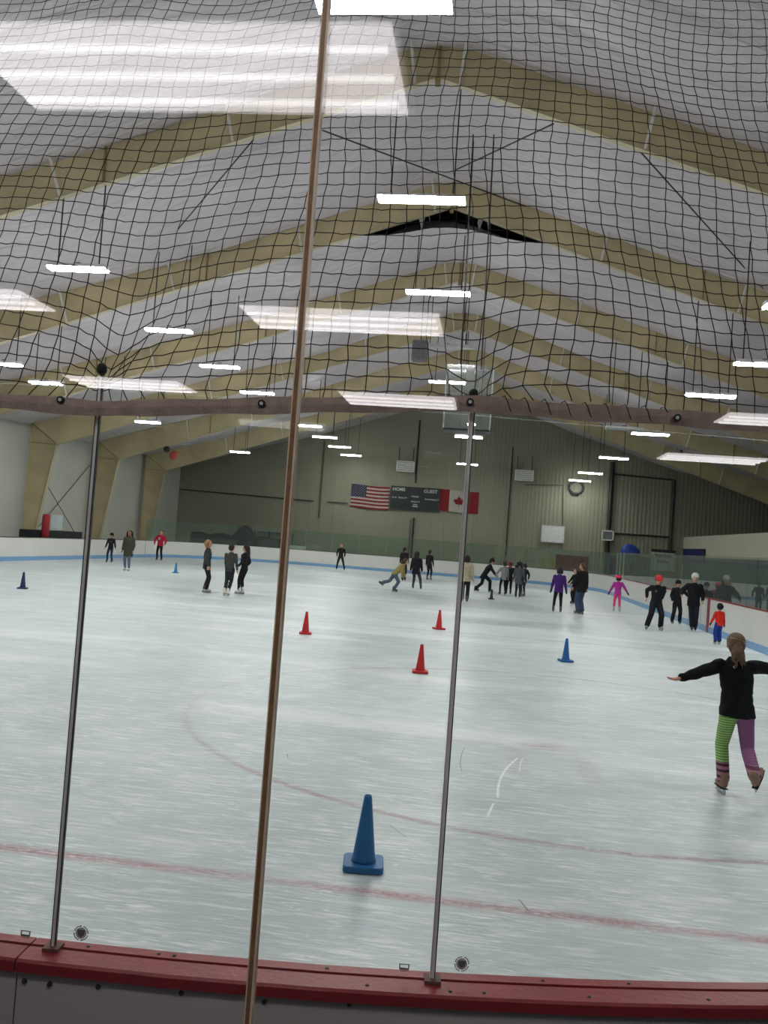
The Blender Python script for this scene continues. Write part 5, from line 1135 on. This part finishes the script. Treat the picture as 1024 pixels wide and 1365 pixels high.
GM = [stripes('green_white_stripes', (104, 168, 66), (196, 206, 150), 0.024, 0.62), stripes('mauve_fine_stripes', (146, 84, 134), (158, 104, 146), 0.02, 0.6),
      stripes('plum_pink_bands', (66, 36, 52), (176, 110, 140), 0.052, 0.45), stripes('pink_mauve_bands', (120, 62, 96), (178, 118, 150), 0.06, 0.5)]
def girl_extra(q):
    k = q['k']; root = q['root']
    # hair: gathered cap of hair with a ponytail and shiny clips
    c0 = q['headc']+q['hU']*0.026*k-q['hF']*0.012*k; e = 0.0635*k*0.97
    m = MB(); m.ell(c0, (q['hR']*e*1.0, q['hF']*e*1.10, q['hU']*e*1.06), 18, 14); m.ell(c0-q['hF']*0.02*k-q['hU']*0.02*k, (q['hR']*e*0.95, q['hF']*e*0.9, q['hU']*e*1.0), 16, 12)
    knot = c0-q['hF']*0.066*k-q['hU']*0.022*k
    capsule(m, c0-q['hF']*0.05*k-q['hU']*0.01*k, knot, 0.030*k, 0.022*k)
    rnd = random.Random(5)
    for i in range(26):
        a_ = rnd.uniform(0, 2*pi); rr = 0.024*sqrt(rnd.random()); off = q['hR']*cos(a_)*rr*k+q['hF']*sin(a_)*rr*0.7*k; ln = rnd.uniform(0.10, 0.155)
        p1 = knot+off*1.5-q['U']*0.045*k-q['hF']*0.012*k; p2 = knot+off*2.2-q['U']*ln*k+q['R']*(0.012+rnd.uniform(-0.022, 0.022))*k
        capsule(m, knot+off*0.6, p1, 0.010*k, 0.012*k, 6); capsule(m, p1, p2, 0.012*k, 0.004*k, 6)
    ho = link('hair', voxel(m, 0.007, 1), root); 
    hm_ = mat('girl_hair', (112, 84, 58), 0.5, var=0.45, scale=55, bump=0.6, bscale=120); ho.data.materials.append(hm_)
    bm = bmesh.new(); bm.from_mesh(ho.data)
    kill = [v for v in bm.verts if (v.co-q['headc']).dot(q['hF']) > 0.012*k and (v.co-q['headc']).dot(q['hU']) < 0.05*k]
    bmesh.ops.delete(bm, geom=kill, context='VERTS'); bm.to_mesh(ho.data); bm.free()
    m = MB(); m.ell(knot+q['hF']*0.004*k, (q['hR']*0.026*k, q['hF']*0.014*k, q['hU']*0.018*k), 12, 8); m.build('hair_tie', mat('hair_tie', (60, 44, 34), 0.6), ho, True)
    pts = []
    for i in range(12):
        t = -0.75+1.5*i/11; v = q['hR']*sin(t)*1.0*e*1.02+q['hU']*(0.45-0.35*(t+0.75)/1.5)*e-q['hF']*cos(t)*e*1.12; pts.append(c0+v)
    m = MB(); m.tube(pts, 0.0035, 6); m.build('hair_band', mat('gold_band', (206, 180, 120), 0.3, 0.5), ho)
    m = MB(); m.ell(c0+q['hR']*0.045*k-q['hF']*0.052*k-q['hU']*0.002*k, (q['hR']*0.008*k, q['hF']*0.006*k, q['hU']*0.008*k), 10, 8); m.build('hair_clip', mat('silver_clip', (225, 225, 225), 0.15, 0.9), ho, True)
    # small pale emblem at the back of the neck and zip lines
    m = MB(); c = q['sh']-q['Ff']*0.072*k-q['sp']*0.01*k-q['Rr']*0.03*k
    m.prism([c+q['Rr']*a_*k+q['sp']*b_*k for a_, b_ in ((-0.012, 0), (-0.002, 0.004), (0, 0.012), (0.004, 0.003), (0.012, 0.004), (0.005, -0.003), (0.003, -0.011), (-0.003, -0.004))], -q['Ff']*0.004); fixn(m.build('emblem', M_EYEW, root, label='small pale emblem on the jacket back'))
    m = MB(); c = q['hipc']-q['F']*0.079*k+q['R']*0.06*k; m.tube([c-q['U']*0.03*k, c+q['R']*0.03*k-q['U']*0.038*k+q['F']*0.03*k], 0.002, 5); m.build('pocket_zip', M_EYEW, root)
person('girl in black jacket with one green striped and one mauve legging, skating away', GX, GY, GH, 0, jacket=(17, 17, 20), hair=(112, 84, 58), style='none', boots=(150, 118, 98),
       hem=0.475, hip=(hipp[0]-0.0, 0.02), hipz=0.50, lean=7, side=-3, fl=(0.0, 0.0, 0.0), fr=(footr[0], -0.167, 0.07), kr=(0.1, 0.6, -0.4), fly=-8, fry=38, toe_r=-42, toe_l=0,
       hl=wl, hr=wr, pl=(-0.3, -0.2, -1), pr=(1.0, -0.1, 0.1), hs=0.97, vox=0.008, bvox=0.0062, loose=1.06, legw=1.08, headyaw=6, flare=0.018,
       tpants=dict(mats=GM, fn=lambda c, s: (2 if c.z < 0.205 else 0) if s < -0.003 else (3 if c.z < 0.235 else 1)), extra=girl_extra)
